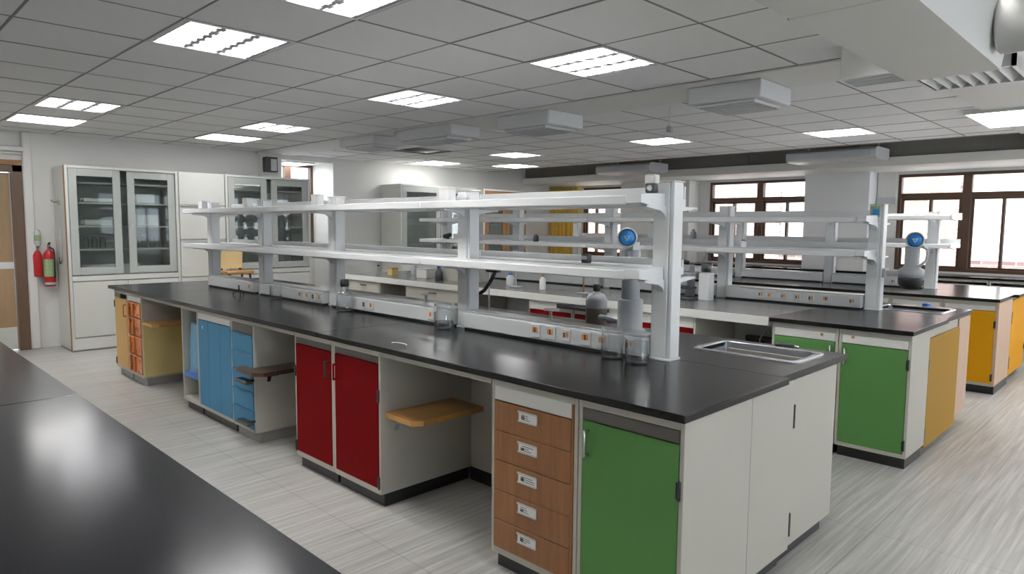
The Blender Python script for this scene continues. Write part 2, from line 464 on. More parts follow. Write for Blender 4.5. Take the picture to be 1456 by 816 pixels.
air_unit('ceiling air unit furthest left on the plaster strip', (-7.20, 4.80, CZ-.012), .38, .22, .10)
def wall_unit(label, x, y, z, w):
    t = thing('wall_air_unit', label, 'air conditioner', (x, y, z), 0, 'air units along the grey bulkhead')
    MB().prism([(-.28, 0), (-.28, .10), (-.22, .135), (.28, .135), (.28, .02), (.22, -.02), (-.2, -.02)], 'x', -w, w, 'unit').build('casing', t)
    g = MB()
    for k in range(4): g.box(-w*.9, w*.9, -.288, -.279, .02+k*.02, .03+k*.02, 'ltgrey')
    g.build('louvre', t)
    for sx in (-.8, .8): MB().box(w*sx-.01, w*sx+.01, .20, .22, .13, .50, 'alu').build('hanger', t)
    return t
wall_unit('white air unit hung under the grey bulkhead above the window pier', -3.52, 9.85, 2.47, .58)
wall_unit('further white air unit hung under the grey bulkhead beyond the shelf post', -6.9, 9.85, 2.47, .55)
t = thing('junction_box', 'white box on the grey bulkhead at the right edge', 'box', (-1.36, 10.30, 2.54))
MB().box(-.13, .13, -.12, .05, 0, .18, 'frame_white', .01, 2).build('casing', t)
MB().box(-.10, .10, -.125, -.118, .02, .16, 'white', .004).build('cover', t)

# large duct at top right
t = thing('air_duct', 'big smooth white rectangular air duct at top right', 'duct', (-.9, 1.5, 2.30))
b = MB(); b.prism([(-.20, .0), (.20, 0), (.235, .28), (-.20, .28)], 'y', -2.6, 2.52, 'duct'); b.build('body', t)
b = MB(); b.box(-.21, .25, 1.05, 1.065, -.002, .27, 'duct'); b.build('seam', t)
b = MB(); b.lathe([(0, 0), (.115, 0), (.125, .01), (.125, .74), (.115, .75), (0, .75)], 'pipe', (.225, 2.28, .15), 28, 'x')
b.build('branch_pipe', t, 'round pipe leaving the duct side')
t = thing('air_diffuser', 'angled louvre air diffuser at the end of the white duct', 'vent', (-.96, 4.50, 2.36))
b = MB()
b.box(-.20, .28, -.24, .24, .06, .235, 'duct')
b.build('plenum', t)
b = MB()
for sx, a in ((-.20, 0), (.26, 0)): b.box(sx, sx+.02, -.24, .24, .0, .06, 'alu')
b.box(-.20, .28, -.24, -.22, .0, .06, 'alu'); b.box(-.20, .28, .22, .24, .0, .06, 'alu')
b.build('frame', t)
b = MB(); b.box(-.18, .26, -.22, .22, .045, .06, 'black')
b.build('throat', t)
for k in range(7):
    x = -.15+k*.06
    MB().prism([(x-.018, .0), (x-.013, -.002), (x+.02, .038), (x+.015, .04)], 'y', -.22, .22, 'ltgrey').build('slat', t)
t = thing('ceiling_vent', 'small louvre vent left of the angled air diffuser', 'vent', (-1.36, 4.36, 2.40))
b = MB(); b.box(-.16, .16, -.12, .12, 0, .188, 'duct', .006)
b.build('casing', t)
b = MB()
for k in range(5): b.box(-.14, .14, -.09+k*.042, -.075+k*.042, -.012, 0, 'ltgrey')
b.build('slat', t)
t = thing('ceiling_bracket', 'small metal hanger rod below the plaster strip', 'bracket', (-3.35, 5.35, 2.38))
MB().cyl((0, 0, .02), (0, 0, .22), .006, 'alu', 8).build('rod', t)
MB().box(-.025, .025, -.015, .015, 0, .05, 'grey', .004).build('clip', t)

# ------------------------------------------------------------------ windows
def window(n, x0, x1, y, z0, z1, mull, lower, tz=2.04, opening=None):
    o = bpy.data.objects.new('window_%d' % n, None); COL.objects.link(o); o.location = (0, y, 0); o['kind'] = 'structure'
    b = MB(); w = .045
    b.box(x0, x0+w, -.05, .05, z0, z1, 'brown', .004); b.box(x1-w, x1, -.05, .05, z0, z1, 'brown', .004)
    b.box(x0+w, x1-w, -.05, .05, z0, z0+w, 'brown', .004); b.box(x0+w, x1-w, -.05, .05, z1-w, z1, 'brown', .004)
    for x in mull: b.box(x-.055, x+.055, -.05, .05, z0+w, z1-w, 'brown', .004)
    b.box(x0+w, x1-w, -.04, .04, tz-.035, tz+.035, 'brown', .004)
    b.build('frame', o)
    for a, c, dy in lower:        # sliding sashes under the transom
        s = MB(); q = .035
        s.box(a, a+q, dy-.015, dy+.015, z0+w, tz-.035, 'brown'); s.box(c-q, c, dy-.015, dy+.015, z0+w, tz-.035, 'brown')
        s.box(a+q, c-q, dy-.015, dy+.015, z0+w, z0+w+q, 'brown'); s.box(a+q, c-q, dy-.015, dy+.015, tz-.035-q, tz-.035, 'brown')
        so = s.build('sash', o)
        MB().box(a+q, c-q, dy-.003, dy+.003, z0+w+q, tz-.035-q, 'pane').build('pane', so)
    xs = [x0+w]+[v for x in mull for v in (x-.055, x+.055)]+[x1-w]
    for k in range(0, len(xs), 2):
        MB().box(xs[k], xs[k+1], -.003, .003, tz+.035, z1-w, 'pane').build('upper_pane', o)
    return o
def sashes(b0, b1): m = (b0+b1)/2; return [(b0, m+.02, .012), (m-.02, b1, -.022)]
window(1, -3.19, 1.2, WY+.06, .93, 2.36, [-2.30, -1.42, -.54, .34], sum([sashes(a, c) for a, c in ((-3.145, -2.355), (-2.245, -1.475), (-1.365, -.595), (-.485, .285), (.395, 1.155))], []))
window(2, -6.31, -4.42, WY+.06, .93, 2.36, [-5.36], sashes(-6.265, -5.415)+sashes(-5.305, -4.465))
window(3, -9.27, -7.92, WY+.06, .93, 2.36, [-8.60], sashes(-9.225, -8.655)+sashes(-8.545, -7.965))
o = window(4, -.445, .445, 0, 1.0, 2.52, [0.], sashes(-.40, -.055)+sashes(.055, .40))
o.location = (WX-.70, 5.415, 0); o.rotation_euler = (0, 0, PI/2)

for k, yc in enumerate((.3, 3.5, 6.7, 9.9)):  # unseen windows added in the right wall to let in more daylight
    o = window(5+k, -1.3, 1.3, 0, .93, 2.40, [-.43, .43], sashes(-1.255, -.485)+sashes(-.375, .375)+sashes(.485, 1.255))
    o.location = (3.08, yc, 0); o.rotation_euler = (0, 0, PI/2)
# building across the street
t = thing('brick_building', 'sunlit pale brick building seen through the windows', 'building', (-4, 17.2, -4))
b = MB(); b.box(-22, 16, 0, 3, 0, 16, 'brick'); b.build('wall', t)
for zz in (4.9, 8.2):
    for k in range(9):
        x = -19+k*3.9
        f = MB(); f.box(x, x+1.7, -.06, .02, zz, zz+1.7, 'frame_white', .01); f.box(x+.08, x+.81, -.07, -.055, zz+.08, zz+1.62, 'ltgrey'); f.box(x+.89, x+1.62, -.07, -.055, zz+.08, zz+1.62, 'ltgrey')
        f.build('window', t)
b = MB()
for zz in (4.2, 7.5): b.box(-22, 16, -.15, 0, zz, zz+.18, 'container')
b.build('ledge', t)

# door on the left wall
o = bpy.data.objects.new('door_1', None); COL.objects.link(o); o.location = (WX, 1.53, 0); o['kind'] = 'structure'
b = MB(); b.box(-.10, .03, -.13, -.06, 0, 2.14, 'door_brown', .004) if False else None
b.box(-.12, .03, .07, .17, 0, 2.2, 'door_brown', .005); b.box(-.12, .03, -1.0, .17, 2.12, 2.2, 'door_brown', .005); b.box(-.12, .045, .055, .072, 0, 2.12, 'door_brown')
b.box(-.02, .04, -1.0, .21, 2.2, 2.26, 'trim_brown', .004)
b.build('frame', o)
l = MB(); l.box(-.08, -.04, -.95, .05, .01, .28, 'frame_white'); l.box(-.08, -.04, -.95, .05, .28, 2.11, 'door_wood')
lo = l.build('leaf', o)
MB().box(-.05, -.034, -.60, -.02, 1.35, 2.0, 'pane').build('door_pane', o)
MB().box(-.04, -.037, -.60, .05, .98, 1.06, 'paper').build('notice', o)
# wall-mounted box over the door
t = thing('conduit_box', 'white conduit box on the wall above the door', 'box', (WX, 1.60, 2.36))
MB().box(0, .07, -.2, .12, 0, .06, 'frame_white', .012, 2).build('casing', t)
MB().cyl((.035, -.2, -.02), (.035, .10, -.02), .014, 'frame_white', 10).build('conduit', t)
# loudspeaker at the corner column
t = thing('wall_speaker', 'small dark and pale loudspeaker mounted high on the corner column', 'speaker', (WX+.10, 4.72, 2.30))
MB().box(0, .12, -.09, .09, 0, .22, 'dkgrey', .008, 2).build('cabinet', t)
MB().box(.12, .128, -.02, .07, .02, .19, 'ltgrey', .003).build('grille', t)

# ------------------------------------------------------------------ lab benches: cabinets
def cab(name, label, cat, x0, x1, yf, d=.72, group=None, face='cream', plinth='plinth', rot=0, h=.87, ph=.075, side=None, toe=.03, top=True):
    """carcass + plinth; local x along the front, local y into the cabinet, front frame at y=0"""
    w = (x1-x0)/2-.0015
    t = thing(name, label, cat, ((x0+x1)/2, yf, 0), rot, group)
    t['w'] = w
    k = .018; b = MB(); sm = side or face
    b.box(-w, -w+k, 0, d, ph, h, face, .0015); b.box(w-k, w, 0, d, ph, h, sm, .0015)
    b.box(-w+k, w-k, .0, d, ph, ph+.03, face); b.box(-w+k, w-k, .0, d if top else .05, h-.035, h-.001, face); b.box(-w+k, w-k, d-.01, d, ph+.03, h-.035, face)
    b.build('carcass', t)
    MB().box(-w+.012, w-.012, toe, d-.02, 0, ph, plinth, .002).build('plinth', t)
    return t
def handle(par, x, z, m='chrome', L=.10, y=0, vert=True):
    b = MB(); a = L/2
    p0, p1 = ((x, 0, z-a), (x, 0, z+a)) if vert else ((x-a, 0, z), (x+a, 0, z))
    for p in (p0, p1): b.cyl((p[0], y+.002, p[2]), (p[0], y-.024, p[2]), .0065, m, 10)
    b.cyl((p0[0], y-.024, p0[2]-(.006 if vert else 0)), (p1[0], y-.024, p1[2]+(.006 if vert else 0)), .006, m, 10)
    return b.build('handle', par)
def hinge(par, x, z, m='black', y=0):
    b = MB(); b.cyl((x, y-.002, z-.035), (x, y-.002, z+.035), .006, m, 8); b.box(x-.012, x+.004, y-.004, y+.001, z-.03, z+.03, m)
    return b.build('hinge', par)
def door(par, x0, x1, z0, z1, m, hx=None, hz=None, hm='chrome', hL=.10, hinges=None, hh=(.72, .14), label=None):
    """inset door; x measured in the cabinet's own frame"""
    o = MB().box(x0+.002, x1-.002, -.004, .014, z0+.002, z1-.002, m, .002).build('door', par, label)
    if hx is not None: handle(o, hx, hz, hm, hL, -.004)
    if hinges is not None:
        for z in hh: hinge(o, hinges, z, 'black', -.004)
    return o
def apron(par, x0, x1, z0, z1, m, name='apron'):
    return MB().box(x0+.002, x1-.002, -.002, .014, z0+.001, z1-.001, m, .001).build(name, par)
def side_board(par, x, y0, y1, out, z, m, bm='alu', th=.028, label=None, pts=None):
    """writing board folded out from the cabinet side at local x"""
    pts = pts or [(x, y0), (x+out*.86, y0), (x+out, y0+.05), (x+out, y1), (x, y1)]
    b = MB(); b.prism(pts, 'z', z, z+th, m); o = b.build('side_board', par, label)
    for yy in (y0+.07, y1-.08) if bm else ():
        s = MB(); s.prism([(x+.001, z-.001), (x+out*.55, z-.001), (x+out*.5, z-.02), (x+.02, z-.045), (x+.001, z-.085)], 'y', yy-.012, yy+.012, bm); s.build('bracket', o)
    return o
YA = 2.048
FK = 'lab cabinets under the long bench'
# green door cabinet, near corner
t = cab('base_cabinet', 'white cabinet with green door at the near corner of the long bench', 'cabinet', -1.655, -1.185, YA, .50, FK); w = t['w']
door(t, -w+.018, w-.018, .105, .785, 'green', -w+.05, .70, 'chrome', .095, w-.014, (.62, .16))
apron(t, -w+.018, w-.018, .787, .834, 'strip', 'steel_strip')
# drawers
t = cab('drawer_cabinet', 'cabinet of five wood-grain drawers with white label holders', 'cabinet', -2.15, -1.657, YA, .72, FK); w = t['w']
zs = [.105, .238, .372, .506, .640, .772]
for k in range(5):
    o = MB().box(-w+.020, w-.030, -.006, .012, zs[k]+.0015, zs[k+1]-.0015, 'drawer_wood', .0015).build('drawer', t)
    zc = (zs[k]+zs[k+1])/2+.025; xc = -.01
    p = MB(); p.box(xc-.06, xc+.045, -.012, -.005, zc-.021, zc+.021, 'paper', .002); p.box(xc-.062, xc+.047, -.016, -.011, zc+.017, zc+.024, 'alu'); p.box(xc-.062, xc+.047, -.0135, -.006, zc-.024, zc-.018, 'alu')
    random.seed(k+3)
    for q in range(3):
        a = xc-.045+random.uniform(0, .01)
        p.box(a, a+random.uniform(.03, .075), -.0128, -.0119, zc+.006-q*.009, zc+.0085-q*.009, 'ink')
    p.box(xc-.043, xc-.025, -.0129, -.0119, zc-.010, zc+.004-(k % 2)*.004, 'ink')
    p.build('label_holder', o)
MB().box(w-.029, w-.019, -.004, .012, .105, .834, 'drawer_wood').build('filler_strip', t)
apron(t, -w+.018, w-.030, .774, .836, 'frame_white')
# red pair
t = cab('base_cabinet', 'red door cabinet with a wooden side board over the knee space', 'cabinet', -3.49, -3.012, YA, .66, FK); w = t['w']
door(t, -w+.018, w-.018, .105, .795, 'red', -w+.045, .69, 'red', .085, w-.012, (.62, .14))
apron(t, -w+.018, w-.018, .797, .834, 'strip', 'steel_strip')
side_board(t, w+.001, .03, .50, .27, .50, 'board_wood', 'grey', label='honey coloured wooden board')
t = cab('base_cabinet', 'red door cabinet with black handle beside the blue cabinets', 'cabinet', -3.952, -3.492, YA, .66, FK); w = t['w']
door(t, -w+.018, w-.018, .105, .795, 'red', w-.045, .69, 'black', .085, -w+.012, (.62, .14))
apron(t, -w+.018, w-.018, .797, .834, 'strip', 'steel_strip')
# blue group
t = cab('drawer_cabinet', 'five blue drawers with a dark side board in the knee space', 'cabinet', -4.90, -4.53, YA, .66, FK, plinth='plinth_grey'); w = t['w']
zb = [.095, .23, .365, .50, .635, .765]
for k in range(5):
    o = MB().prism([(-.004, zb[k]+.002), (.012, zb[k]+.002), (.012, zb[k+1]-.002), (-.010, zb[k+1]-.002), (-.010, zb[k+1]-.012)], 'x', -w+.019, w-.019, 'blue').build('drawer', t)
    MB().box(-.045, .045, -.012, -.004, zb[k+1]-.014, zb[k+1]-.008, 'dkgrey').build('pull', o)
apron(t, -w+.018, w-.018, .767, .834, 'strip', 'steel_strip')
o = side_board(t, w+.001, .03, .50, .26, .515, 'dark_wood', 'black', label='dark stained wooden board', pts=[(w+.001, -.014), (w-.12, -.014), (w-.13, -.05), (w-.10, -.085), (w+.14, -.085), (w+.20, -.03), (w+.20, .50), (w+.001, .50)])
for z, y in ((.455, -.035), (.165, -.035)):
    p = MB(); p.box(-.09, .09+.0, y-.055, y, z-.012, z+.012, 'dkgrey', .008, 2); p.box(-.08, .08, y-.05, y-.005, z+.012, z+.014, 'black')
    p.box(w-.03-.13, w-.02-.13, y-.01, -.004, z-.008, z+.008, 'black')
    q = p.build('pull_tray', t, 'black pull-out tray handle'); q.location = (w-.03, 0, 0)
t = cab('base_cabinet', 'blue double door cabinet with a tiny white sticker', 'cabinet', -5.535, -4.902, YA, .66, FK); w = t['w']
apron(t, -w+.018, w-.018, .787, .834, 'frame_white')
for a, c in ((-w+.018, -.10), (-.10, .12), (.12, w-.004)):
    o = door(t, a, c, .10, .785, 'blue')
p = MB(); p.box(-w+.10, -w+.112, -.006, -.0035, .715, .74, 'paper'); p.build('sticker', t)
t = cab('open_cabinet', 'open narrow cabinet holding a blue bag beside the mustard side board', 'cabinet', -5.885, -5.537, YA, .60, FK); w = t['w']
o = MB().box(-w+.018, w-.018, .02, .58, .30, .318, 'interior').build('shelf', t)
MB().box(-w+.018, w-.018, .008, .020, .275, .318, 'binblue').build('shelf_edge', o)
# blue bag resting on that shelf
t = thing('plastic_bag', 'crumpled blue plastic bag standing in the open narrow cabinet', 'bag', (-5.71, YA+.175, .318))
b = MB(); bm = b.bm; r = bmesh.ops.create_grid(bm, x_segments=10, y_segments=10, size=.5)
bm.free(); b = MB()
rings = []
random.seed(4)
for k in range(9):
    z = .40*k/8; wv = .135*(1-.10*(k/8)**2); dv = .15*(1-.12*(k/8)**2)
    rings.append([(wv*max(-1, min(1, 1.25*math.cos(2*PI*i/20)))*(1+random.uniform(-.03, .01)), dv*max(-1, min(1, 1.25*math.sin(2*PI*i/20)))*(1+random.uniform(-.04, .02)), z+(random.uniform(-.012, .012) if k == 8 else 0)) for i in range(20)])
vs = [[b.bm.verts.new(p) for p in rg] for rg in rings]; fs = []
for A_, B_ in zip(vs, vs[1:]):
    for i in range(20): fs.append(b.bm.faces.new((A_[i], A_[(i+1) % 20], B_[(i+1) % 20], B_[i])))
fs.append(b.bm.faces.new(list(reversed(vs[0])))); fs.append(b.bm.faces.new(vs[-1])); b._fin(fs, 'bagblue', True)
b.build('body', t)
MB().prism([(-.11, .39), (.11, .39), (.115, .41), (.03, .425), (-.10, .415)], 'y', -.07, .05, 'bagblue').build('folded_top', t)
# yellow group
t = cab('drawer_cabinet', 'narrow stack of orange-brown lacquered drawers with mustard side panel', 'cabinet', -7.305, -6.89, YA, .66, FK, plinth='plinth_grey'); w = t['w']
zo = [.10, .28, .46, .64, .785]
for k in range(4):
    o = MB().box(-w+.02, w-.019, -.010, .012, zo[k]+.004, zo[k+1]-.004, 'orange', .006, 2).build('drawer', t)
    for xx in (-.10, .02): MB().cyl((xx, -.020, zo[k]+.015), (xx, -.020, zo[k+1]-.015), .009, 'orange', 10).build('upright_pull', o)
apron(t, -w+.018, w-.018, .787, .834, 'frame_white')
MB().box(w+.0005, w+.010, .005, .655, .09, .585, 'mustard', .002).build('side_panel', t, 'mustard yellow lower side panel')
side_board(t, w+.010, .0, .58, .29, .59, 'board_wood', None, label='orange wooden board')
t = cab('base_cabinet', 'tan door cabinet at the far left end of the long bench', 'cabinet', -7.72, -7.307, YA, .66, FK, plinth='plinth_grey'); w = t['w']
door(t, -w+.018, w-.018, .10, .79, 'tan', w-.035, .68, 'orange', .11, -w+.014)
apron(t, -w+.018, 0.0, .792, .834, 'strip', 'steel_strip')
# knee space backs
def modesty(label, x0, x1, y, face='cream'):
    t = thing('modesty_panel', label, 'panel', ((x0+x1)/2, y, 0), 0, 'knee space back panels')
    w = (x1-x0)/2-.002
    MB().box(-w, w, 0, .016, .08, .868, face).build('panel', t)
    MB().box(-w, w, -.006, .016, 0, .08, 'plinth', .002).build('skirting', t)
    return t
modesty('cream panel at the back of the knee space beside the wood drawers', -3.01, -2.152, YA+.645)
modesty('cream panel at the back of the knee space between blue drawers and red doors', -4.528, -3.954, YA+.645)
modesty('cream panel at the back of the knee space behind the mustard side panel', -6.878, -5.887, YA+.645)
# loose cable in the knee space
b = MB()
pts = [Vector((-2.62+.35*k/14, 2.62-.02*math.sin(k*.9), .014+.012*abs(math.sin(k*.7)))) for k in range(15)]
b.tube(pts, .008, 'ltgrey', 8)
tag(b.build('loose_cable'), 'loose pale cable lying on the floor in the knee space by the drawers', 'cable')

# end panels and sink cabinet of the long bench
t = thing('end_panel', 'narrow cream end panel between green door cabinet and sink cabinet', 'panel', (-1.195, 2.565, 0))
MB().box(-.45, 0, -.012, .010, .09, .868, 'cream', .002).build('edge_strip', t)
MB().box(-.45, 0, .013, .422, .09, .868, 'cream', .002).build('panel', t); MB().box(-.44, -.045, .005, .42, 0, .09, 'plinth', .002).build('plinth', t)
def sink_cab(label, x, y0, y1, d, dm, h0=.09, hin=(.72, .16)):
    t = cab('sink_cabinet', label, 'cabinet', 0, y1-y0, 0, d, None, rot=PI/2, top=False, toe=.022); t.location = (x, (y0+y1)/2, 0)
    return t
t = sink_cab('cream sink cabinet with black hinges at the end of the long bench', -1.228, 2.99, 3.53, .58, 'cream'); w = t['w']
o = MB().box(-w+.004, w-.002, -.020, -.001, .09, .862, 'cream', .002).build('door', t)
for z in (.70, .20): MB().box(-w-.001, -w+.016, -.034, -.004, z-.055, z+.055, 'black', .003).build('hinge', o)
MB().prism([(-w+.006, .862), (-w+.03, .862), (-w+.01, .835)], 'y', -.0215, -.0195, 'trim_brown').build('chipped_corner', o)
# carcasses under the rear worktop half
for k, x in enumerate((-3.1, -4.4, -5.7, -7.0)):
    pass

# ------------------------------------------------------------------ worktops
def worktop(label, x0, x1, y0, y1, seams=(), mat='epoxy', hole=None, rails=(), edge=.032, group=None, x1b=None):
    t = thing('worktop', label, 'worktop', ((x0+x1)/2, (y0+y1)/2, .87), 0, group)
    cx, cy = (x0+x1)/2, (y0+y1)/2
    b = MB(); xs = [x0]+sorted(seams)+[x1]; z0, z1 = 0.0005, .030
    def slab(a, c, d, e): b.box(a-cx, c-cx, d-cy, e-cy, z0, z1, mat, .003, 2)
    for a, c in zip(xs, xs[1:]):
        a2 = a+(.0012 if a != x0 else 0); c2 = c-(.0012 if c != x1 else 0)
        if hole and a < hole[0] < c:
            hx0, hx1, hy0, hy1 = hole
            def pl(q0, q1, r0, r1): b.box(q0-cx, q1-cx, r0-cy, r1-cy, z0, z1, mat)
            pl(a2, hx0, y0, y1); pl(hx1, c2, y0, y1); pl(hx0, hx1, y0, hy0); pl(hx0, hx1, hy1, y1)
        else: slab(a2, c2, y0, y1)
    b.build('slab', t)
    for a, c, yy in rails:
        MB().box(a-cx, c-cx, yy-cy, yy-cy+.018, -.032, 0, 'cream', .001).build('rail', t)
    return t
def sink(label, x0, x1, y0, y1, z=.90, dep=.20):
    cx, cy = (x0+x1)/2, (y0+y1)/2; t = thing('lab_sink', label, 'sink', (cx, cy, z)); w, d = (x1-x0)/2, (y1-y0)/2
    def ring(w_, d_, r, zz, n=5):
        out = []
        for (sx, sy, a0) in ((1, 1, 0), (-1, 1, PI/2), (-1, -1, PI), (1, -1, 1.5*PI)):
            for k in range(n):
                a = a0+PI/2*k/(n-1); out.append((sx*(w_-r)+r*math.cos(a), sy*(d_-r)+r*math.sin(a), zz))
        return out
    def loft(rs, m, cap=False):
        b = MB(); vs = [[b.bm.verts.new(p) for p in r] for r in rs]; fs = []; n = len(rs[0])
        for A_, B_ in zip(vs, vs[1:]):
            for i in range(n): fs.append(b.bm.faces.new((A_[i], A_[(i+1) % n], B_[(i+1) % n], B_[i])))
        if cap: fs.append(b.bm.faces.new(vs[-1]))
        bmesh.ops.recalc_face_normals(b.bm, faces=fs); b._fin(fs, m, False)
        return b
    # rim stands 3 mm proud of the slab, bowl below
    loft([ring(w, d, .03, .0005), ring(w-.003, d-.003, .03, .006), ring(w-.022, d-.022, .03, .006), ring(w-.026, d-.026, .03, .002)], 'rim').build('rim', t)
    loft([ring(w-.026, d-.026, .03, .002), ring(w-.032, d-.032, .03, -.03), ring(w-.045, d-.045, .04, -dep+.02), ring(w-.065, d-.065, .04, -dep)], 'sink', True).build('bowl', t)
    MB().lathe([(0, .002), (.018, .002), (.026, .004), (.03, .0005), (0, .0005)], 'chrome', (0, 0, -dep), 20).build('drain', t)
    return t
worktop('long black epoxy worktop half facing the camera, on the coloured cabinets', -7.80, -1.169, 2.013, 2.862, (-3.61,), rails=((-3.01, -2.152, YA), (-4.528, -3.954, YA), (-6.878, -5.887, YA)))
worktop('rear black worktop half of the long bench, with the nearest sink', -7.80, -1.200, 2.864, 3.64, (-4.5,), hole=(-1.80, -1.30, 3.22, 3.53))
sink('steel sink set into the near end of the long bench', -1.83, -1.275, 3.195, 3.555)
t = thing('worktop_tap', 'small dark tap lying flat behind the nearest sink', 'tap', (-1.50, 3.59, .90))
MB().cyl((-.05, 0, .012), (.05, .0, .012), .011, 'dkgrey', 12).build('body', t); MB().cyl((.05, 0, .012), (.075, 0, .010), .007, 'chrome', 10).build('nozzle', t)

# rear cabinets of the long bench (face the second aisle)
rc = cab('base_cabinet', 'cream rear cabinet of the long bench facing the second aisle', 'cabinet', 0, 1.2, 0, .74, 'rear cabinets of the long bench'); w = rc['w']
door(rc, -w+.018, -.001, .105, .83, 'cream', -.05, .7); door(rc, .001, w-.018, .105, .83, 'cream', .05, .7)
rc.rotation_euler = (0, 0, PI); rc.location = (-2.75, 3.53, 0)
for x in (-4.1, -5.45, -6.8): dup(rc, (x, 3.53, 0), PI)

# ------------------------------------------------------------------ reagent shelves
def socket_mesh(par, x, y, z, kind, big=.04):
    b = MB(); b.box(x-big, x+big, y-.006, y, z-big, z+big, 'ltgrey', .003)
    if kind == 'tri':
        for k, dx in enumerate((-.014, 0, .014)): b.box(x+dx-.005, x+dx+.005, y-.0085, y-.005, z+.004-.012, z+.004+.016, 'socket_orange' if k != 1 else 'socket_brown')
        b.box(x-.02, x+.02, y-.0078, y-.005, z+.010, z+.019, 'socket_orange')
    elif kind == 'two':
        b.box(x-.016, x-.004, y-.0085, y-.005, z-.012, z+.014, 'socket_brown'); b.box(x+.004, x+.016, y-.0085, y-.005, z-.010, z+.02, 'socket_orange')
    elif kind == 'dark': b.box(x-.012, x+.012, y-.0085, y-.005, z-.018, z+.016, 'socket_brown')
    else: b.box(x-.010, x+.012, y-.0085, y-.005, z-.012, z+.018, 'socket_orange'); b.box(x-.004, x+.004, y-.009, y-.006, z-.006, z+.006, 'socket_brown')
    return b.build('socket', par)
def reagent_shelf(label, posts, yc, yfront, yback, lo, up, xl, xr, breaks, top, tz0=.9, tz1=1.005, tf=.075, socks=(), th=.045, cap=True, lipz=(.036, .062)):
    """posts rise through two shelf levels; socket trunking closes the foot between posts"""
    t = thing('reagent_shelf', label, 'shelf', (posts[-1], yc, tz0), 0, 'bench-top reagent shelves'); ox, oy, oz = posts[-1], yc, tz0
    pw, pd = .058, .050
    for i, x in enumerate(posts):
        b = MB(); X = x-ox
        b.box(X-pw, X+pw, -pd, pd, 0, .012, 'white', .002)
        b.box(X-pw*.92, X+pw*.55, -pd*.9, pd*.9, .012, top-oz, 'white', .003); b.box(X+pw*.60, X+pw*.95, -pd*.8, pd*.8, .012, top-oz, 'white', .003)
        b.box(X+pw*.53, X+pw*.62, -pd*.6, pd*.6, .012, top-oz, 'ltgrey')
        po = b.build('post', t)
        if cap: MB().box(X-pw, X+pw, -pd, pd, top-oz, top-oz+.006, 'frame_white', .002).build('post_cap', po)
        for z in (lo, up):                      # slim tapered brackets under the boards
            for sy, ye in ((-1, yfront-yc), (1, yback-yc)):
                zt = z-oz-th-.001; y_in, y_out = sy*pd*.9, ye*.86
                MB().prism([(y_in, zt), (y_out, zt), (y_out, zt-.008), (y_in+(y_out-y_in)*.30, zt-.022), (y_in+(y_out-y_in)*.12, zt-.036), (y_in, zt-.06)], 'x', X-.022, X+.016, 'white').build('bracket', po)
    for z, nm in ((lo, 0), (up, 1)):
        xs = [xl]+list(breaks)+[xr]
        for a, c in zip(xs, xs[1:]):
            b = MB(); z1 = z-oz
            # board with notches where the posts pass
            yq0, yq1 = yfront-yc, yback-yc
            b.box(a-ox+.002, c-ox-.002, yq0, -pd-.004, z1-th, z1, 'white', .006, 2)
            b.box(a-ox+.002, c-ox-.002, pd+.004, yq1, z1-th, z1, 'white', .006, 2)
            inside = sorted(p for p in posts if a-.05 < p < c+.05)
            cur = a+.004
            for p in inside+[None]:
                e = (p-pw-.003) if p is not None else c-.004
                if e-cur > .01: b.box(cur-ox, e-ox, -pd-.004, pd+.004, z1-th+.006, z1-.006, 'white')
                if p is not None: cur = p+pw+.003
            b.build('shelf_board', t)
            MB().box(a-ox+.004, c-ox-.004, yq1-.016, yq1-.002, z1+.0005, z1+lipz[nm], 'white', .002).build('guard_rail', t)
        # end cap arm on the near end
        X = posts[-1]-ox
        b = MB(); z1 = z-oz
        b.prism([(yfront-yc-.006, z1-.036), (yfront-yc-.006, z1+.004), (-pd, z1+.012), (-pd, z1-.06)], 'x', xr-ox+.001, X+.012 if xr < posts[-1] else xr-ox+.02, 'white'); b.build('end_arm', t)
    for i, (a, c) in enumerate(zip(posts, posts[1:])):
        b = MB(); h = tz1-oz
        x0, x1 = a-ox+pw+.003, c-ox-pw-.003
        b.box(x0, x1, -tf, .05, .014, h, 'ltgrey', .004); b.box(x0+.005, x1-.005, -tf+.01, .045, 0, .014, 'black')  # black foot strip stands in for the shadow line under the trunking
        b.box(x0, x1, -tf+.03, .045, h, h+.010, 'alu', .003)
        tr = b.build('socket_trunking', t)
        for sx, k in socks:
            if a+.06 < sx < c-.06: socket_mesh(tr, sx-ox, -tf, (tz0+tz1)/2-oz+.010, k, .036 if k == 'tri' else .032)
    return t
PA = [-7.13, -5.97, -4.74, -3.19, -1.765]
reagent_shelf('white two-level reagent shelf on the long front bench', PA, 2.83, 2.59, 3.11, 1.335, 1.68, -7.32, -1.835, (-3.37,), 1.745,
              socks=[(-2.52, 'tri'), (-2.41, 'tri'), (-2.30, 'two'), (-2.17, 'tri'), (-2.06, 'tri'), (-1.90, 'two'), (-3.44, 'one'), (-4.12, 'one'), (-4.21, 'dark'),
                     (-4.84, 'one'), (-4.94, 'dark'), (-5.04, 'one'), (-5.15, 'two'), (-6.10, 'one')], tf=.10)

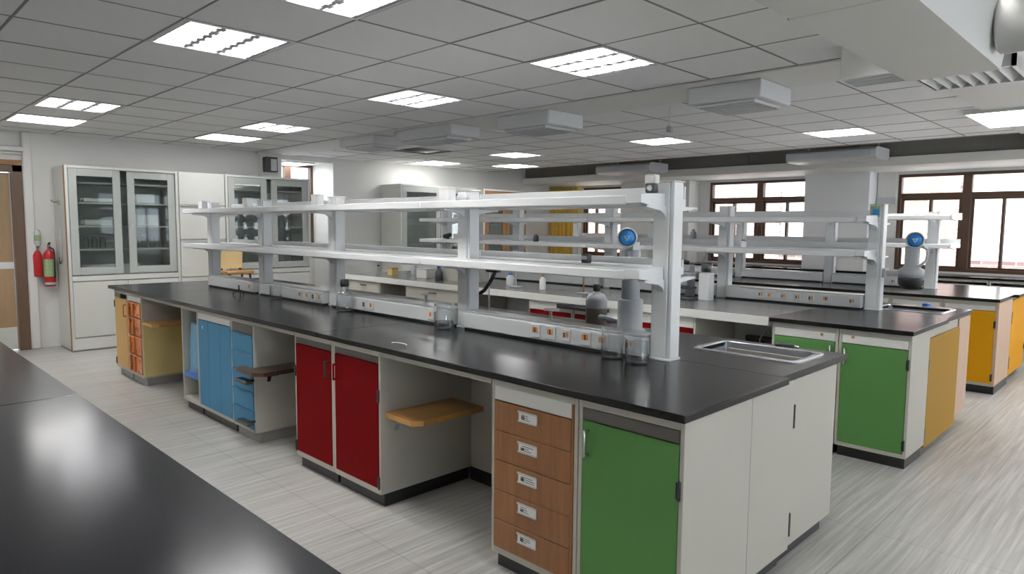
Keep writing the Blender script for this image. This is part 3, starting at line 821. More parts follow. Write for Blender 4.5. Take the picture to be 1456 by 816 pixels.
# ------------------------------------------------------------------ second bench (green doors)
YB = 4.77
G2 = 'lab cabinets under the second bench'
t = cab('base_cabinet', 'green door cabinet at the corner of the second bench', 'cabinet', -1.63, -1.19, YB, .42, G2); w = t['w']
door(t, -w+.018, w-.018, .10, .775, 'green', -w+.045, .69, 'chrome', .095, w-.014, (.68, .16)); apron(t, -w+.018, w-.018, .777, .834, 'frame_white')
MB().lathe([(0, 0), (.008, 0), (.010, .003), (0, .004)], 'socket_orange', (-.13, -.002, .82), 12, 'y', rot=Matrix.Rotation(PI/2, 3, 'X')).build('key_plug', t)
t = cab('base_cabinet', 'green door cabinet beside the knee space of the second bench', 'cabinet', -2.09, -1.632, YB, .66, G2); w = t['w']
door(t, -w+.018, w-.018, .10, .775, 'green', w-.045, .71, 'chrome', .07); apron(t, -w+.018, w-.018, .777, .834, 'frame_white')
MB().lathe([(0, 0), (.008, 0), (.010, .003), (0, .004)], 'socket_orange', (.12, -.002, .815), 12, 'y', rot=Matrix.Rotation(PI/2, 3, 'X')).build('key_plug', t)
def red_cab(label, x0, x1):
    t = cab('base_cabinet', label, 'cabinet', x0, x1, YB, .66, G2); w = t['w']
    door(t, -w+.018, -.001, .10, .745, 'red', -.04, .66, 'black', .08); door(t, .001, w-.018, .10, .745, 'red', .04, .66, 'black', .08)
    apron(t, -w+.018, w-.018, .747, .834, 'frame_white'); return t
t = red_cab('red door cabinet left of the second bench knee space with the power strip', -3.32, -2.70)
t = red_cab('red door cabinet of the second bench furthest left of the three', -4.50, -3.95)
t = red_cab('middle red door cabinet of the second bench, with a black tray sticking out in front', -3.945, -3.325)
MB().prism([(-.50, -.006), (-.42, -.10), (.02, -.12), (.10, -.006)], 'z', .795, .82, 'black').build('pull_out_tray', t, 'black pull-out tray')
def plain_cab(label, x0, x1, y, g, n=2, m='cream'):
    t = cab('drawer_cabinet', label, 'cabinet', x0, x1, y, .66, g); w = t['w']
    zz = [.10, .28, .46, .64, .834]
    for k in range(4):
        o = MB().box(-w+.02, w-.02, -.006, .012, zz[k]+.004, zz[k+1]-.004, m, .002).build('drawer', t); handle(o, 0, zz[k+1]-.05, 'black', .10, -.006, False)
    return t
plain_cab('cream drawer cabinet of the second bench, left of its dark knee space', -6.48, -5.45, YB, G2)
plain_cab('cream drawer cabinet at the far left end of the second bench', -7.7, -7.0, YB, G2)
modesty('dark knee space back behind the power strip', -2.698, -2.092, YB+.645, 'interior')
modesty('knee space back panel of the second bench left of the red doors', -5.448, -4.502, YB+.645, 'interior')
modesty('knee space back panel near the far left end of the second bench', -6.998, -6.482, YB+.645, 'interior')
# black power strip with plugs in the knee space
t = thing('power_strip', 'black power strip with plugged adaptors in the second bench knee space', 'power strip', (-2.36, YB+.6445, .52))
MB().box(-.22, .22, -.05, 0, 0, .13, 'dkgrey', .008).build('body', t)
for x in (-.16, -.07, .08, .16): MB().box(x-.03, x+.03, -.085, -.05, .02, .10, 'black', .006).build('plug', t)
MB().tube([Vector((-.07, -.085, .06)), Vector((-.05, -.14, .12)), Vector((.0, -.13, .22)), Vector((.02, -.08, .30))], .006, 'ltgrey').build('cable', t)
t = thing('sink_cabinet', 'sink cabinet with yellow end door on the second bench', 'cabinet', (-1.215, 5.60, 0), PI/2)
b = MB(); b.box(-.40, .83, 0.0, .018, .09, .868, 'cream', .002); b.box(-.40, -.382, .018, .38, .09, .868, 'cream'); b.box(.812, .83, .018, .6, .09, .868, 'cream'); b.box(-.382, .812, .018, .38, .09, .12, 'cream'); b.build('carcass', t)
MB().box(-.30, .80, .05, .36, 0, .09, 'plinth_grey', .002).build('plinth', t)
o = MB().box(-.395, .44, -.022, -.001, .045, .80, 'ochre', .003).build('door', t)
for z in (.62, .14): MB().box(-.405, -.392, -.026, -.004, z-.04, z+.04, 'strip', .003).build('hinge', o)
MB().box(.46, .82, -.012, -.001, .10, .86, 'pale_wood', .002).build('side_panel', t)
worktop('short black worktop of the second bench over the two green doors', -2.103, -1.18, 4.74, 5.62)
t = worktop('grey worktop with white front edge on the second bench, left of the black slab', -7.75, -2.105, 4.752, 5.62, (-4.6,), 'greytop', rails=((-2.698, -2.107, YB), (-5.448, -4.502, YB), (-6.998, -6.482, YB)))
MB().box(-2.82, 2.82, -.448, -.4345, -.034, .0302, 'frame_white', .002).build('edge_strip', t, 'white front edge')
worktop('rear worktop half of the second bench with the sink', -7.75, -1.20, 5.622, 6.46, (-4.5,), hole=(-1.76, -1.31, 5.93, 6.30))
sink('steel sink at the end of the second bench', -1.79, -1.28, 5.90, 6.33)
rb = dup(rc, (-2.5, 6.43, 0), PI, 'cream rear cabinet of the second bench facing the third bench'); rb['group'] = 'rear cabinets of the second bench'
for x in (-3.8, -5.2, -6.6): dup(rb, (x, 6.43, 0), PI)
PB = [-7.0, -5.68, -4.32, -3.02, -1.745]
reagent_shelf('white two-level reagent shelf on the second bench', PB, 5.83, 5.52, 6.12, 1.365, 1.63, -7.2, -1.80, (-4.4,), 1.725,
              socks=[(-2.62, 'two'), (-2.54, 'one'), (-2.42, 'two'), (-2.30, 'two'), (-2.19, 'two'), (-2.07, 'tri'), (-1.87, 'two'), (-3.3, 'one'), (-3.5, 'one'), (-4.0, 'one')], tf=.11, lipz=(.06, .06))

# ------------------------------------------------------------------ third bench (yellow doors)
YC = 7.61; G3 = 'lab cabinets under the third bench'
t = cab('base_cabinet', 'yellow door cabinet with pale wood side at the end of the third bench', 'cabinet', -1.66, -1.215, YC, .68, G3, side='pale_wood'); w = t['w']
door(t, -w+.018, w-.018, .10, .785, 'yellow', -w+.05, .7, 'chrome', .09, w-.014, (.66, .16)); apron(t, -w+.018, w-.018, .787, .834, 'frame_white')
MB().box(w+.0005, w+.008, .004, .676, .08, .862, 'pale_wood').build('side_panel', t, 'pale wood end panel')
MB().box(w-.008, w+.006, .02, .66, 0, .074, 'plinth').build('skirting', t)
t = cab('base_cabinet', 'yellow door cabinet second from the end of the third bench', 'cabinet', -2.12, -1.662, YC, .66, G3); w = t['w']
door(t, -w+.018, w-.018, .10, .785, 'yellow', w-.05, .7); apron(t, -w+.018, w-.018, .787, .834, 'frame_white')
t0 = cab('base_cabinet', 'yellow door cabinet of the third bench beyond the white shelf post', 'cabinet', -2.58, -2.122, YC, .66, G3); w = t0['w']
door(t0, -w+.018, w-.018, .10, .785, 'yellow', w-.05, .7); apron(t0, -w+.018, w-.018, .787, .834, 'frame_white')
t = cab('base_cabinet', 'third bench white cabinet right behind the second bench shelf', 'cabinet', -4.0, -3.4, YC, .66, 'white third bench cabinets'); w = t['w']
door(t, -w+.018, w-.018, .10, .785, 'cream', w-.05, .7); apron(t, -w+.018, w-.018, .787, .834, 'frame_white')
for x, s in ((-5.3, 'third bench white cabinet in the middle behind the second shelf'), (-6.6, 'third bench white cabinet toward the far left')): dup(t, (x, YC, 0), 0, s)
t = thing('sink_cabinet', 'cabinet with yellow end door at the right edge, rear of the third bench', 'cabinet', (-1.235, 8.76, 0), PI/2)
MB().box(-.43, .5, 0, .6, .09, .868, 'cream', .002).build('carcass', t); MB().box(-.42, .46, .03, .58, 0, .09, 'plinth', .002).build('plinth', t)
o = MB().box(-.42, .40, -.022, -.001, .07, .84, 'yellow', .003).build('door', t)
for z in (.66, .20): MB().box(-.43, -.415, -.028, -.004, z-.06, z+.06, 'trim_brown', .003).build('hinge', o)
worktop('black worktop half of the third bench over the yellow doors', -7.7, -1.20, 7.58, 8.30, (-3.0, -5.0))
worktop('rear worktop half of the third bench near the windows', -7.7, -1.16, 8.302, 9.28, (-4.0,))
rd = dup(rc, (-2.7, 9.25, 0), PI, 'cream rear cabinet of the third bench facing the windows'); rd['group'] = 'rear cabinets of the third bench'
for x in (-4.1, -5.5, -6.9): dup(rd, (x, 9.25, 0), PI)
PC = [-6.9, -5.5, -4.15, -3.02, -1.96]
reagent_shelf('white two-level reagent shelf on the third bench before the windows', PC, 8.42, 8.16, 8.68, 1.385, 1.685, -7.1, -1.76, (-4.2,), 1.72, socks=[(-2.5, 'two'), (-2.3, 'two')], tf=.10, lipz=(.05, .03))

# ------------------------------------------------------------------ counter along the windows
wc = cab('base_cabinet', 'white cabinet under the window counter', 'cabinet', 0, .84, 0, .5, 'cabinets under the window counter'); w = wc['w']
door(wc, -w+.018, -.001, .10, .80, 'frame_white', -.05, .7); door(wc, .001, w-.018, .10, .80, 'frame_white', .05, .7)
wc.location = (-.60, 10.93, 0)
for k in range(1, 8): dup(wc, (-.60-.845*k, 10.93, 0), 0)
t = worktop('black counter running along under the windows', -6.95, .2, 10.90, 11.145, (-2.0, -4.6)); 
t['label'] = 'black counter running along under the windows'
MB().box(-3.47+3.375, .2+3.375, 11.147-11.0225, 11.50-11.0225, .0005, .030, 'epoxy').build('slab', t)
MB().box(-6.52+3.375, -4.46+3.375, 11.147-11.0225, 11.50-11.0225, .0005, .030, 'epoxy').build('slab', t)

# ------------------------------------------------------------------ foreground bench
worktop('black epoxy worktop of the foreground bench at lower left', -7.6, -.80, -.95, .632, (-2.88,), 'epoxy_near', group=None)
fc = cab('base_cabinet', 'cream cabinet hidden under the foreground worktop', 'cabinet', 0, 1.3, 0, 1.40, 'cabinets under the foreground bench'); w = fc['w']
door(fc, -w+.018, -.001, .105, .83, 'cream', -.05, .7); door(fc, .001, w-.018, .105, .83, 'cream', .05, .7)
fc.rotation_euler = (0, 0, PI); fc.location = (-1.50, .60, 0)
for k in range(1, 5): dup(fc, (-1.50-1.31*k, .60, 0), PI)

# ------------------------------------------------------------------ tall cabinets on the left wall
def tall(label, y0, y1, group='tall glass-front cabinets', brown=False, content=0):
    h = 2.2; w = (y1-y0)/2-.003; d = .575
    t = thing('glass_cabinet', label, 'cabinet', (-9.30, (y0+y1)/2, 0), PI/2, group)
    b = MB(); k = .03
    b.box(-w, -w+k, 0, d, .02, h, 'cab_white', .003); b.box(w-k, w, 0, d, .02, h, 'cab_white', .003)
    b.box(-w+k, w-k, 0, d, h-.03, h, 'cab_white', .002); b.box(-w+k, w-k, 0, d, .84, .90, 'cab_white', .002); b.box(-w+k, w-k, .05, d, .02, .06, 'cab_white')
    b.box(-w+k, w-k, d-.012, d, .06, h-.03, 'interior')
    b.build('carcass', t)
    MB().box(-w+.001, w-.001, .012, d-.02, 0, .02, 'plinth_grey').build('plinth', t)
    MB().box(-w+k, w-k, .004, .03, .02, .16, 'frame_white').build('kick_panel', t)
    if brown: MB().box(-w-.008, -w-.0005, .0, .035, .02, h, 'trim_brown', .002).build('edge_band', t, 'brown wooden edge strip')
    for z in (1.20, 1.48, 1.76, 2.0): MB().box(-w+k, w-k, .10, d-.015, z, z+.018, 'cab_white').build('shelf', t)
    for s, a, c, yy in ((0, -w+k+.004, -.045, -.004), (1, .035, w-k-.004, .024)):
        f = MB(); q = .085; z0, z1 = .915, h-.035
        f.box(a, a+q, yy, yy+.022, z0, z1, 'cabgrey', .002); f.box(c-q, c, yy, yy+.022, z0, z1, 'cabgrey', .002)
        f.box(a+q, c-q, yy, yy+.022, z0, z0+q, 'cabgrey', .002); f.box(a+q, c-q, yy, yy+.022, z1-q, z1, 'cabgrey', .002)
        fo = f.build('sliding_door', t)
        MB().box(a+q, c-q, yy+.009, yy+.013, z0+q, z1-q, 'cabpane').build('glass_pane', fo)
        if s: MB().lathe([(0, 0), (.011, .0), (.013, .012), (.010, .016), (0, .017)], 'container', (a+.035, yy, 1.50), 14, rot=Matrix.Rotation(PI/2, 3, 'X')).build('knob', fo)
    for a, c in ((-w+k+.003, -.002), (.002, w-k-.003)):
        MB().box(a, c, -.003, .016, .17, .83, 'cab_white', .002).build('door', t)
    return t
t1 = tall('tall white cabinet with grey sliding glass doors beside the fire extinguisher', 2.0, 3.255, brown=True)
t3 = tall('tall white glass cabinet next to the window bay, behind the long shelf', 3.86, 5.12)
# glassware and trays on their shelves
def tray(label, x, y, z, w, d, h, m='container'):
    t = thing('tray', label, 'tray', (x, y, z), 0, 'trays in the glass cabinets')
    MB().prism([(-d, .012), (-d+.02, 0), (d-.02, 0), (d, .012), (d, h), (d-.012, h), (d-.02, .02), (-d+.02, .02), (-d+.012, h), (-d, h)], 'y', -w, w, m).build('body', t)
    MB().box(-d, d, w, w+.006, 0.001, h, m).build('end_wall', t)
    return t
tray('white tray on the second shelf of the first glass cabinet', -9.53, 2.38, 1.778, .16, .10, .05)
tray('white tray on the third shelf behind the first sliding door', -9.53, 2.36, 1.498, .14, .10, .07)
tray('pale box tray on the middle shelf behind the knob door', -9.53, 2.92, 1.498, .12, .10, .14)
tray('pale box tray on the upper shelf behind the knob door', -9.53, 2.90, 1.778, .10, .10, .12)
tray('long white tray on the floor board of the first glass cabinet', -9.53, 2.5, .902, .30, .10, .12)
for k, (y, z) in enumerate(((2.25, 1.218), (2.34, 1.218), (2.43, 1.218), (2.8, 1.218), (2.9, 1.218), (3.0, 1.218), (4.05, 1.218), (4.15, 1.218), (4.25, 1.218), (4.6, 1.218), (4.7, 1.218), (4.1, 1.498), (4.2, 1.498), (4.7, 1.498), (4.85, 1.498))):
    t = thing('glass_jar', 'clear jar on a shelf inside a tall glass cabinet', 'jar', (-9.55, y, z), 0, 'jars in the glass cabinets')
    MB().lathe([(0, 0), (.034, 0), (.036, .006), (.036, .11), (.026, .13), (.026, .145), (.023, .145), (.023, .128), (.033, .11), (.033, .008), (0, .008)], 'lab', (0, 0, 0), 14).build('body', t)
    MB().lathe([(0, .145), (.028, .145), (.028, .165), (0, .168)], 'ltgrey', (0, 0, 0), 14).build('lid', t)
# plain locker between them
t = thing('locker', 'plain white locker with panelled doors between the two glass cabinets', 'cabinet', (-9.30, 3.557, 0), PI/2)
w = .298
b = MB(); b.box(-w, w, .02, .575, .02, 2.2, 'cab_white', .003); b.build('carcass', t)
MB().box(-w+.002, w-.002, .03, .55, 0, .02, 'plinth_grey').build('plinth', t)
for z0, z1 in ((.12, .82), (.84, 1.29), (1.33, 1.76), (1.78, 2.19)):
    o = MB().box(-w+.004, w-.004, .002, .019, z0, z1, 'cab_white', .003).build('door', t)
for z in (1.775, 1.31): MB().box(-w+.002, w-.06, -.022, .002, z-.012, z, 'alu', .002).build('pull_rail', t)
# more glazed cabinets further along the wall
def far_cab(label, y0, y1, dark):
    h = 2.22; w = (y1-y0)/2-.003; d = .575
    t = thing('glass_cabinet', label, 'cabinet', (-9.30, (y0+y1)/2, 0), PI/2, 'tall glass-front cabinets')
    b = MB(); b.box(-w, -w+.03, 0, d, .02, h, 'cab_white', .003); b.box(w-.03, w, 0, d, .02, h, 'cab_white', .003); b.box(-w+.03, w-.03, 0, d, h-.03, h, 'cab_white'); b.box(-w+.03, w-.03, 0, d, .80, .88, 'cab_white'); b.box(-w+.03, w-.03, d-.012, d, .02, h-.03, 'interior'); b.box(-w+.03, w-.03, .0, d-.02, .02, .8, 'cab_white')
    b.build('carcass', t); MB().box(-w+.002, w-.002, .012, d-.02, 0, .02, 'plinth_grey').build('plinth', t)
    for z in (1.2, 1.55, 1.9): MB().box(-w+.03, w-.03, .1, d-.015, z, z+.018, 'cab_white').build('shelf', t)
    for a, c in ((-w+.034, -.006), (.006, w-.034)):
        f = MB(); q = .09; z0, z1 = .885, h-.035; fm = 'trim_brown' if dark else 'cabgrey'
        f.box(a, a+q, 0, .022, z0, z1, fm); f.box(c-q, c, 0, .022, z0, z1, fm); f.box(a+q, c-q, 0, .022, z0, z0+q, fm); f.box(a+q, c-q, 0, .022, z1-q, z1, fm)
        fo = f.build('glass_door', t); MB().box(a+q, c-q, .009, .013, z0+q, z1-q, 'cabpane').build('glass_pane', fo)
    return t
far_cab('far tall white glass cabinet beyond the bare left wall', 6.75, 8.45, False)
far_cab('far tall glass cabinet with brown door frames near the yellow curtain', 8.62, 9.80, True)
# yellow curtain in the far corner
t = thing('curtain', 'yellow curtain hanging in the far corner beside the windows', 'curtain', (-9.45, 11.10, 0))
b = MB(); n = 48; rows = []
for z in (.35, 2.36):
    rows.append([b.bm.verts.new((-.42+.84*i/n, .05*math.sin(i*.95)+(.01*math.sin(i*.4) if z < 1 else 0), z)) for i in range(n+1)])
fs = [b.bm.faces.new((rows[0][i], rows[0][i+1], rows[1][i+1], rows[1][i])) for i in range(n)]; b._fin(fs, 'curtain', True)
o = b.build('cloth', t); md = o.modifiers.new('thick', 'SOLIDIFY'); md.thickness = .006
MB().cyl((-.45, 0, 2.37), (.5, 0, 2.37), .012, 'alu', 10).build('rail', t)

# ------------------------------------------------------------------ extinguisher corner
t = thing('fire_extinguisher', 'red fire extinguisher with printed label hung beside the tall cabinet', 'fire extinguisher', (WX+.085, 1.915, .76))
MB().lathe([(0, 0), (.055, 0), (.062, .012), (.062, .36), (.055, .40), (.030, .435), (.022, .45), (0, .45)], 'extred', (0, 0, 0), 24).build('cylinder', t)
lb = MB(); lb.lathe([(.0632, .12), (.0632, .33)], 'extgreen', (0, 0, 0), 24); lb.build('label', t)
MB().cyl((0, 0, .45), (0, 0, .50), .018, 'grey', 12).build('valve', t)
MB().prism([(-.02, .49), (.06, .52), (.065, .535), (-.02, .51)], 'y', -.010, .010, 'black').build('lever', t)
MB().tube([Vector((.02, .0, .475)), Vector((.06, .035, .45)), Vector((.072, .04, .38)), Vector((.074, .035, .10))], .009, 'black', 8).build('hose', t)
MB().lathe([(.0634, .02), (.0634, .05)], 'alu', (0, 0, 0), 24).build('band', t)
t = thing('fire_extinguisher', 'second red fire extinguisher half hidden behind the labelled one', 'fire extinguisher', (WX+.055, 1.803, .88))
MB().lathe([(0, 0), (.042, 0), (.048, .01), (.048, .26), (.03, .30), (.02, .31), (0, .31)], 'extred', (0, 0, 0), 20).build('cylinder', t)
MB().cyl((0, 0, .31), (0, 0, .35), .014, 'grey', 12).build('valve', t); MB().box(-.01, .05, -.008, .008, .35, .365, 'black', .003).build('lever', t)
t = thing('wall_bottle', 'small clear spray bottle with green label on the wall above the extinguisher', 'bottle', (WX+.062, 1.81, 1.22))
MB().lathe([(0, 0), (.02, .02), (.036, .06), (.036, .20), (.02, .225), (0, .225)], 'ltgrey', (0, 0, 0), 18).build('body', t)
MB().lathe([(.0365, .09), (.0365, .16)], 'extgreen', (0, 0, 0), 18).build('label', t)
t = thing('wall_hook', 'small metal hook high on the side of the tall cabinet', 'hook', (-9.62, 2.0, 1.74))
MB().box(-.03, .03, -.012, 0, 0, .06, 'alu', .004).build('plate', t); MB().tube([Vector((0, -.012, .03)), Vector((0, -.06, .035)), Vector((0, -.075, .06))], .007, 'grey', 8).build('prong', t)
b = MB()
pts = [Vector((-9.60+.05*math.sin(k*PI/8)*(1 if k < 8 else 1), 1.985, 1.46-.36*k/9+.0)) for k in range(10)]
b.tube([Vector((-9.62, 1.985, 1.44))]+[Vector((-9.60+.07*math.sin(PI*k/8), 1.985, 1.46-.40*k/8)) for k in range(9)], .007, 'ltgrey', 8); b.cyl((-9.60, 1.985, 1.04), (-9.605, 1.985, 1.12), .011, 'black', 8)
tag(b.build('hanging_cord'), 'pale cord with dark end hanging on the tall cabinet side', 'cord')

# ------------------------------------------------------------------ things on the front bench
def beaker(label, loc, r, h, fill=.0, spout=True):
    t = thing('beaker', label, 'beaker', loc, 0, 'glass beakers on the front bench'); k = .0035
    MB().lathe([(0, 0), (r-.006, 0), (r, .006), (r, h-.006), (r+.004, h), (r+.001, h), (r-k, h-.008), (r-k, .008), (0, .006)], 'lab', (0, 0, 0), 28).build('body', t)
    if fill: MB().lathe([(0, .0065), (r-k-.001, .0085), (r-k-.001, fill), (0, fill)], 'liquid', (0, 0, 0), 28).build('liquid', t)
    return t
bk = beaker('large clear beaker standing at the foot of the middle shelf post', (-3.215, 2.655, .90), .062, .165, .05)
p = MB(); p.prism([(-.03, .11), (.0, .115), (.004, .15), (-.026, .145)], 'y', -.0645, -.0635, 'ltgrey'); p.build('printed_mark', bk)
beaker('short clear beaker at the foot of the nearest shelf post', (-1.79, 2.635, .90), .057, .12)
beaker('taller clear beaker standing left of the short one by the nearest post', (-1.945, 2.655, .90), .055, .15)
beaker('clear beaker near the far left end of the front bench', (-5.45, 2.665, .90), .05, .12)
t = thing('reagent_bottle', 'clear reagent bottle with black stopper on the front bench', 'bottle', (-4.36, 2.66, .90))
MB().lathe([(0, 0), (.056, 0), (.06, .006), (.06, .115), (.045, .145), (.027, .165), (.027, .19), (.024, .19), (.024, .165), (.042, .143), (.057, .114), (.057, .008), (0, .006)], 'lab', (0, 0, 0), 24).build('body', t)
MB().lathe([(0, .185), (.03, .186), (.032, .192), (.032, .232), (.028, .238), (0, .24)], 'black', (0, 0, 0), 20).build('stopper', t)
t = thing('bench_tripod', 'tiny black tripod clamp on the far part of the front bench', 'tripod', (-6.03, 2.60, .90))
MB().cyl((0, 0, .04), (0, 0, .085), .007, 'black', 8).build('stem', t)
for a in (0.4, 2.5, 4.6): MB().tube([Vector((0, 0, .045)), Vector((.035*math.cos(a), .035*math.sin(a), .035)), Vector((.055*math.cos(a), .055*math.sin(a), .003))], .005, 'black', 8).build('leg', t)
b = MB(); b.tube([Vector((-2.955+.06*math.cos(.45*k), 2.13+.022*math.sin(.45*k), .9035)) for k in range(9)], .0022, 'paper', 6)
tag(b.build('string_loop'), 'small curl of white string lying on the front worktop', 'string')
# grey column instrument with blue dial
def dial_head(par, c, r, rot):
    b = MB(); b.lathe([(0, -.05), (r*.8, -.05), (r*1.08, -.035), (r*1.10, .012), (r*1.0, .022), (r*.92, .022)], 'ltgrey', c, 32, rot=rot); h = b.build('head', par)
    MB().lathe([(0, .020), (r*.80, .020), (r*.80, .0235), (0, .0245)], 'dial', c, 32, rot=rot).build('dial', h, 'blue dial face')
    m = MB(); m.lathe([(r*.12, .024), (r*.24, .024), (r*.24, .0262), (r*.12, .0262)], 'mark', c, 16, rot=rot)
    q = rot
    for a in (.6, 2.7, 4.6):
        p = Vector(c)+q @ Vector((r*.30*math.cos(a), r*.30*math.sin(a), .0238)); m.lathe([(0, 0), (r*.10, 0), (r*.10, .002), (0, .002)], 'mark', p, 8, rot=rot)
    m.build('dial_mark', h)
    return h
view = (Vector((0, 0, 1.53))-Vector((-2.25, 3.2, 1.46))).normalized().to_track_quat('Z', 'Y').to_matrix()
t = thing('bench_instrument', 'grey column instrument with round blue dial behind the front shelf', 'instrument', (-2.255, 3.24, .90))
MB().lathe([(0, 0), (.085, 0), (.088, .01), (.088, .05), (.072, .055), (.072, .22), (.066, .225), (0, .226)], 'grey', (0, 0, 0), 28).build('base', t)
MB().lathe([(.05, .222), (.052, .23), (.052, .50), (.048, .505), (0, .505)], 'grey', (0, 0, 0), 24).build('column', t)
MB().prism([(-.045, .42), (.03, .42), (.035, .55), (-.03, .54)], 'y', -.035, .03, 'ltgrey').build('neck', t)
dial_head(t, (0, -.045, .575), .052, view)
MB().tube([Vector((-.06, -.03, .09)), Vector((-.14, -.03, .10)), Vector((-.2, -.02, .10))], .018, 'grey', 12).build('side_arm', t)
# grey bottle behind
t = thing('reagent_bottle', 'grey shouldered bottle with black pump cap behind the front shelf', 'bottle', (-2.56, 3.32, .90))
MB().lathe([(0, 0), (.062, 0), (.066, .008), (.066, .13), (.066, .14)], 'brownliquid', (0, 0, 0), 22).build('body', t)
MB().lathe([(.0662, .14), (.0662, .19), (.05, .22), (.024, .232), (.022, .24), (0, .24)], 'grey', (0, 0, 0), 22).build('shoulder', t)
MB().cyl((0, 0, .24), (0, 0, .285), .022, 'black', 14).build('cap', t)
# retort clamp on rod, left of the middle post
t = thing('retort_stand', 'black retort clamp on a thin rod left of the middle shelf post', 'stand', (-3.50, 3.30, .90))
MB().box(-.07, .07, -.05, .09, 0, .015, 'dkgrey', .004).build('base', t); MB().cyl((0, 0, .015), (0, 0, .42), .006, 'alu', 10).build('rod', t)
MB().box(-.02, .10, -.02, .02, .31, .35, 'black', .008, 2).build('clamp_boss', t); MB().tube([Vector((.06, 0, .31)), Vector((.04, -.03, .24)), Vector((.0, -.05, .18)), Vector((-.06, -.05, .15))], .014, 'black', 8).build('clamp_jaw', t)
# small lab tap on the trunking
def tap(label, loc):
    t = thing('lab_tap', label, 'tap', loc); MB().lathe([(0, 0), (.018, 0), (.018, .006), (.009, .012), (.008, .05), (0, .052)], 'chrome', (0, 0, 0), 14).build('stem', t)
    MB().cyl((-.05, 0, .054), (.06, 0, .060), .008, 'container', 10).build('lever', t); return t
tap('small chrome gas tap on the shelf trunking near the sockets', (-2.50, 2.83, 1.0155))
tap('small chrome gas tap on the shelf trunking near the middle post', (-3.62, 2.83, 1.0155))
# gadget on the nearest post, and little cartons on the others
t = thing('alarm_sensor', 'small white and black sensor fixed on top front of the nearest post', 'sensor', (-1.80, 2.748, 1.6935))
MB().box(-.03, .03, -.03, .01, .042, .085, 'frame_white', .004).build('housing', t); MB().box(-.027, .027, -.028, .005, 0, .042, 'dkgrey', .006, 2).build('sensor_base', t); MB().lathe([(0, 0), (.014, 0), (.012, .008), (0, .012)], 'container', (0, -.028, .022), 12, rot=Matrix.Rotation(PI/2, 3, 'X')).build('lens', t)
for x, s in ((-3.24, 'small white carton on the top shelf at the middle post'), (-4.80, 'small white carton on the top shelf at the third post'), (-6.03, 'small white carton on the top shelf at the fourth post'), (-7.05, 'small white carton at the far left end of the top shelf')):
    t = thing('carton', s, 'box', (x, 2.70, 1.6805), 0, 'little cartons on the top shelf')
    MB().box(-.045, .045, -.03, .03, 0, .085, 'paper', .002).build('body', t); MB().box(-.0455, .0455, -.0305, .0305, .066, .085, 'frame_white', .002).build('flap', t)
t = thing('dark_gadget', 'small dark device on the rear of the front lower shelf', 'device', (-2.35, 2.95, 1.3355))
MB().box(-.022, .022, -.02, .02, 0, .05, 'dkgrey', .004).build('body', t); MB().box(-.018, .018, -.023, -.02, .02, .04, 'ltgrey').build('screen', t)

# ------------------------------------------------------------------ things on the second bench
t = thing('microscope', 'grey microscope standing on the second bench', 'microscope', (-3.16, 5.40, .90))
MB().box(-.09, .09, -.09, .10, 0, .022, 'dkgrey', .008, 2).build('foot', t); MB().box(-.035, .035, .03, .09, .022, .20, 'grey', .008, 2).build('arm', t)
MB().box(-.075, .075, -.09, .05, .095, .112, 'dkgrey', .004).build('stage', t); MB().box(-.085, .09, -.07, .09, .18, .245, 'grey', .012, 2).build('body', t)
MB().cyl((0, -.03, .125), (0, -.03, .18), .022, 'grey', 14, .016).build('objective', t); MB().box(-.05, .055, -.05, .05, .245, .31, 'grey', .010, 2).build('head', t)
MB().cyl((.03, -.02, .32), (-.05, -.05, .345), .020, 'black', 12).build('eyepiece', t)
t = thing('flask', 'clear bottle with grey liquid on a stand on the second bench', 'bottle', (-2.99, 5.44, .90))
MB().box(-.05, .05, -.05, .05, 0, .24, 'white', .006).build('stand', t)
MB().lathe([(0, .241), (.048, .241), (.05, .25), (.05, .33), (.03, .37), (.018, .385), (.018, .425), (0, .428)], 'lab', (0, 0, 0), 20).build('body', t)
MB().lathe([(0, .246), (.046, .25), (.046, .315), (0, .315)], 'dkgrey', (0, 0, 0), 20).build('liquid', t); MB().lathe([(0, .42), (.02, .422), (.02, .445), (0, .45)], 'container', (0, 0, 0), 14).build('stopper', t)
# instrument arm clamped to the end post of the second bench shelf
view2 = (Vector((.3, 0, 1.4))-Vector((-1.5, 5.9, 1.44))).normalized().to_track_quat('Z', 'Y').to_matrix()
t = thing('bench_instrument', 'grey instrument with blue dial and black base on an arm by the second sink', 'instrument', (-1.50, 5.86, 1.13))
MB().lathe([(0, -.055), (.055, -.052), (.085, -.015), (.09, .020), (.088, .035), (0, .036)], 'black', (0, 0, 0), 26).build('base', t)
MB().lathe([(0, .036), (.088, .036), (.088, .10), (.06, .115), (.05, .13), (.05, .275), (0, .28)], 'grey', (0, 0, 0), 26).build('column', t)
MB().box(-.03, .03, -.02, .04, .27, .31, 'dkgrey', .008, 2).build('neck', t)
dial_head(t, (.02, -.03, .325), .058, view2)
MB().tube([Vector((.05, -.02, .12)), Vector((.10, -.02, .17)), Vector((.11, -.01, .25)), Vector((.05, 0, .285))], .010, 'ltgrey', 10).build('side_pipe', t)
MB().box(-.185, -.06, -.03, .0, .045, .085, 'ltgrey', .006, 2).build('support_arm', t); MB().box(-.1898, -.165, -.06, .04, .03, .10, 'ltgrey', .004).build('clamp', t)
t = thing('post_sticker', 'small blue and green sticker card on the second bench end post', 'sticker', (-1.75, 5.772, 1.63))
MB().box(-.035, .035, -.004, 0, 0, .085, 'extgreen').build('card', t); MB().box(-.02, .028, -.006, -.004, .015, .06, 'dial').build('blue_patch', t)
t = thing('bottle_cap', 'small blue cap lying on the far rim of the second sink', 'cap', (-1.50, 6.35, .90))
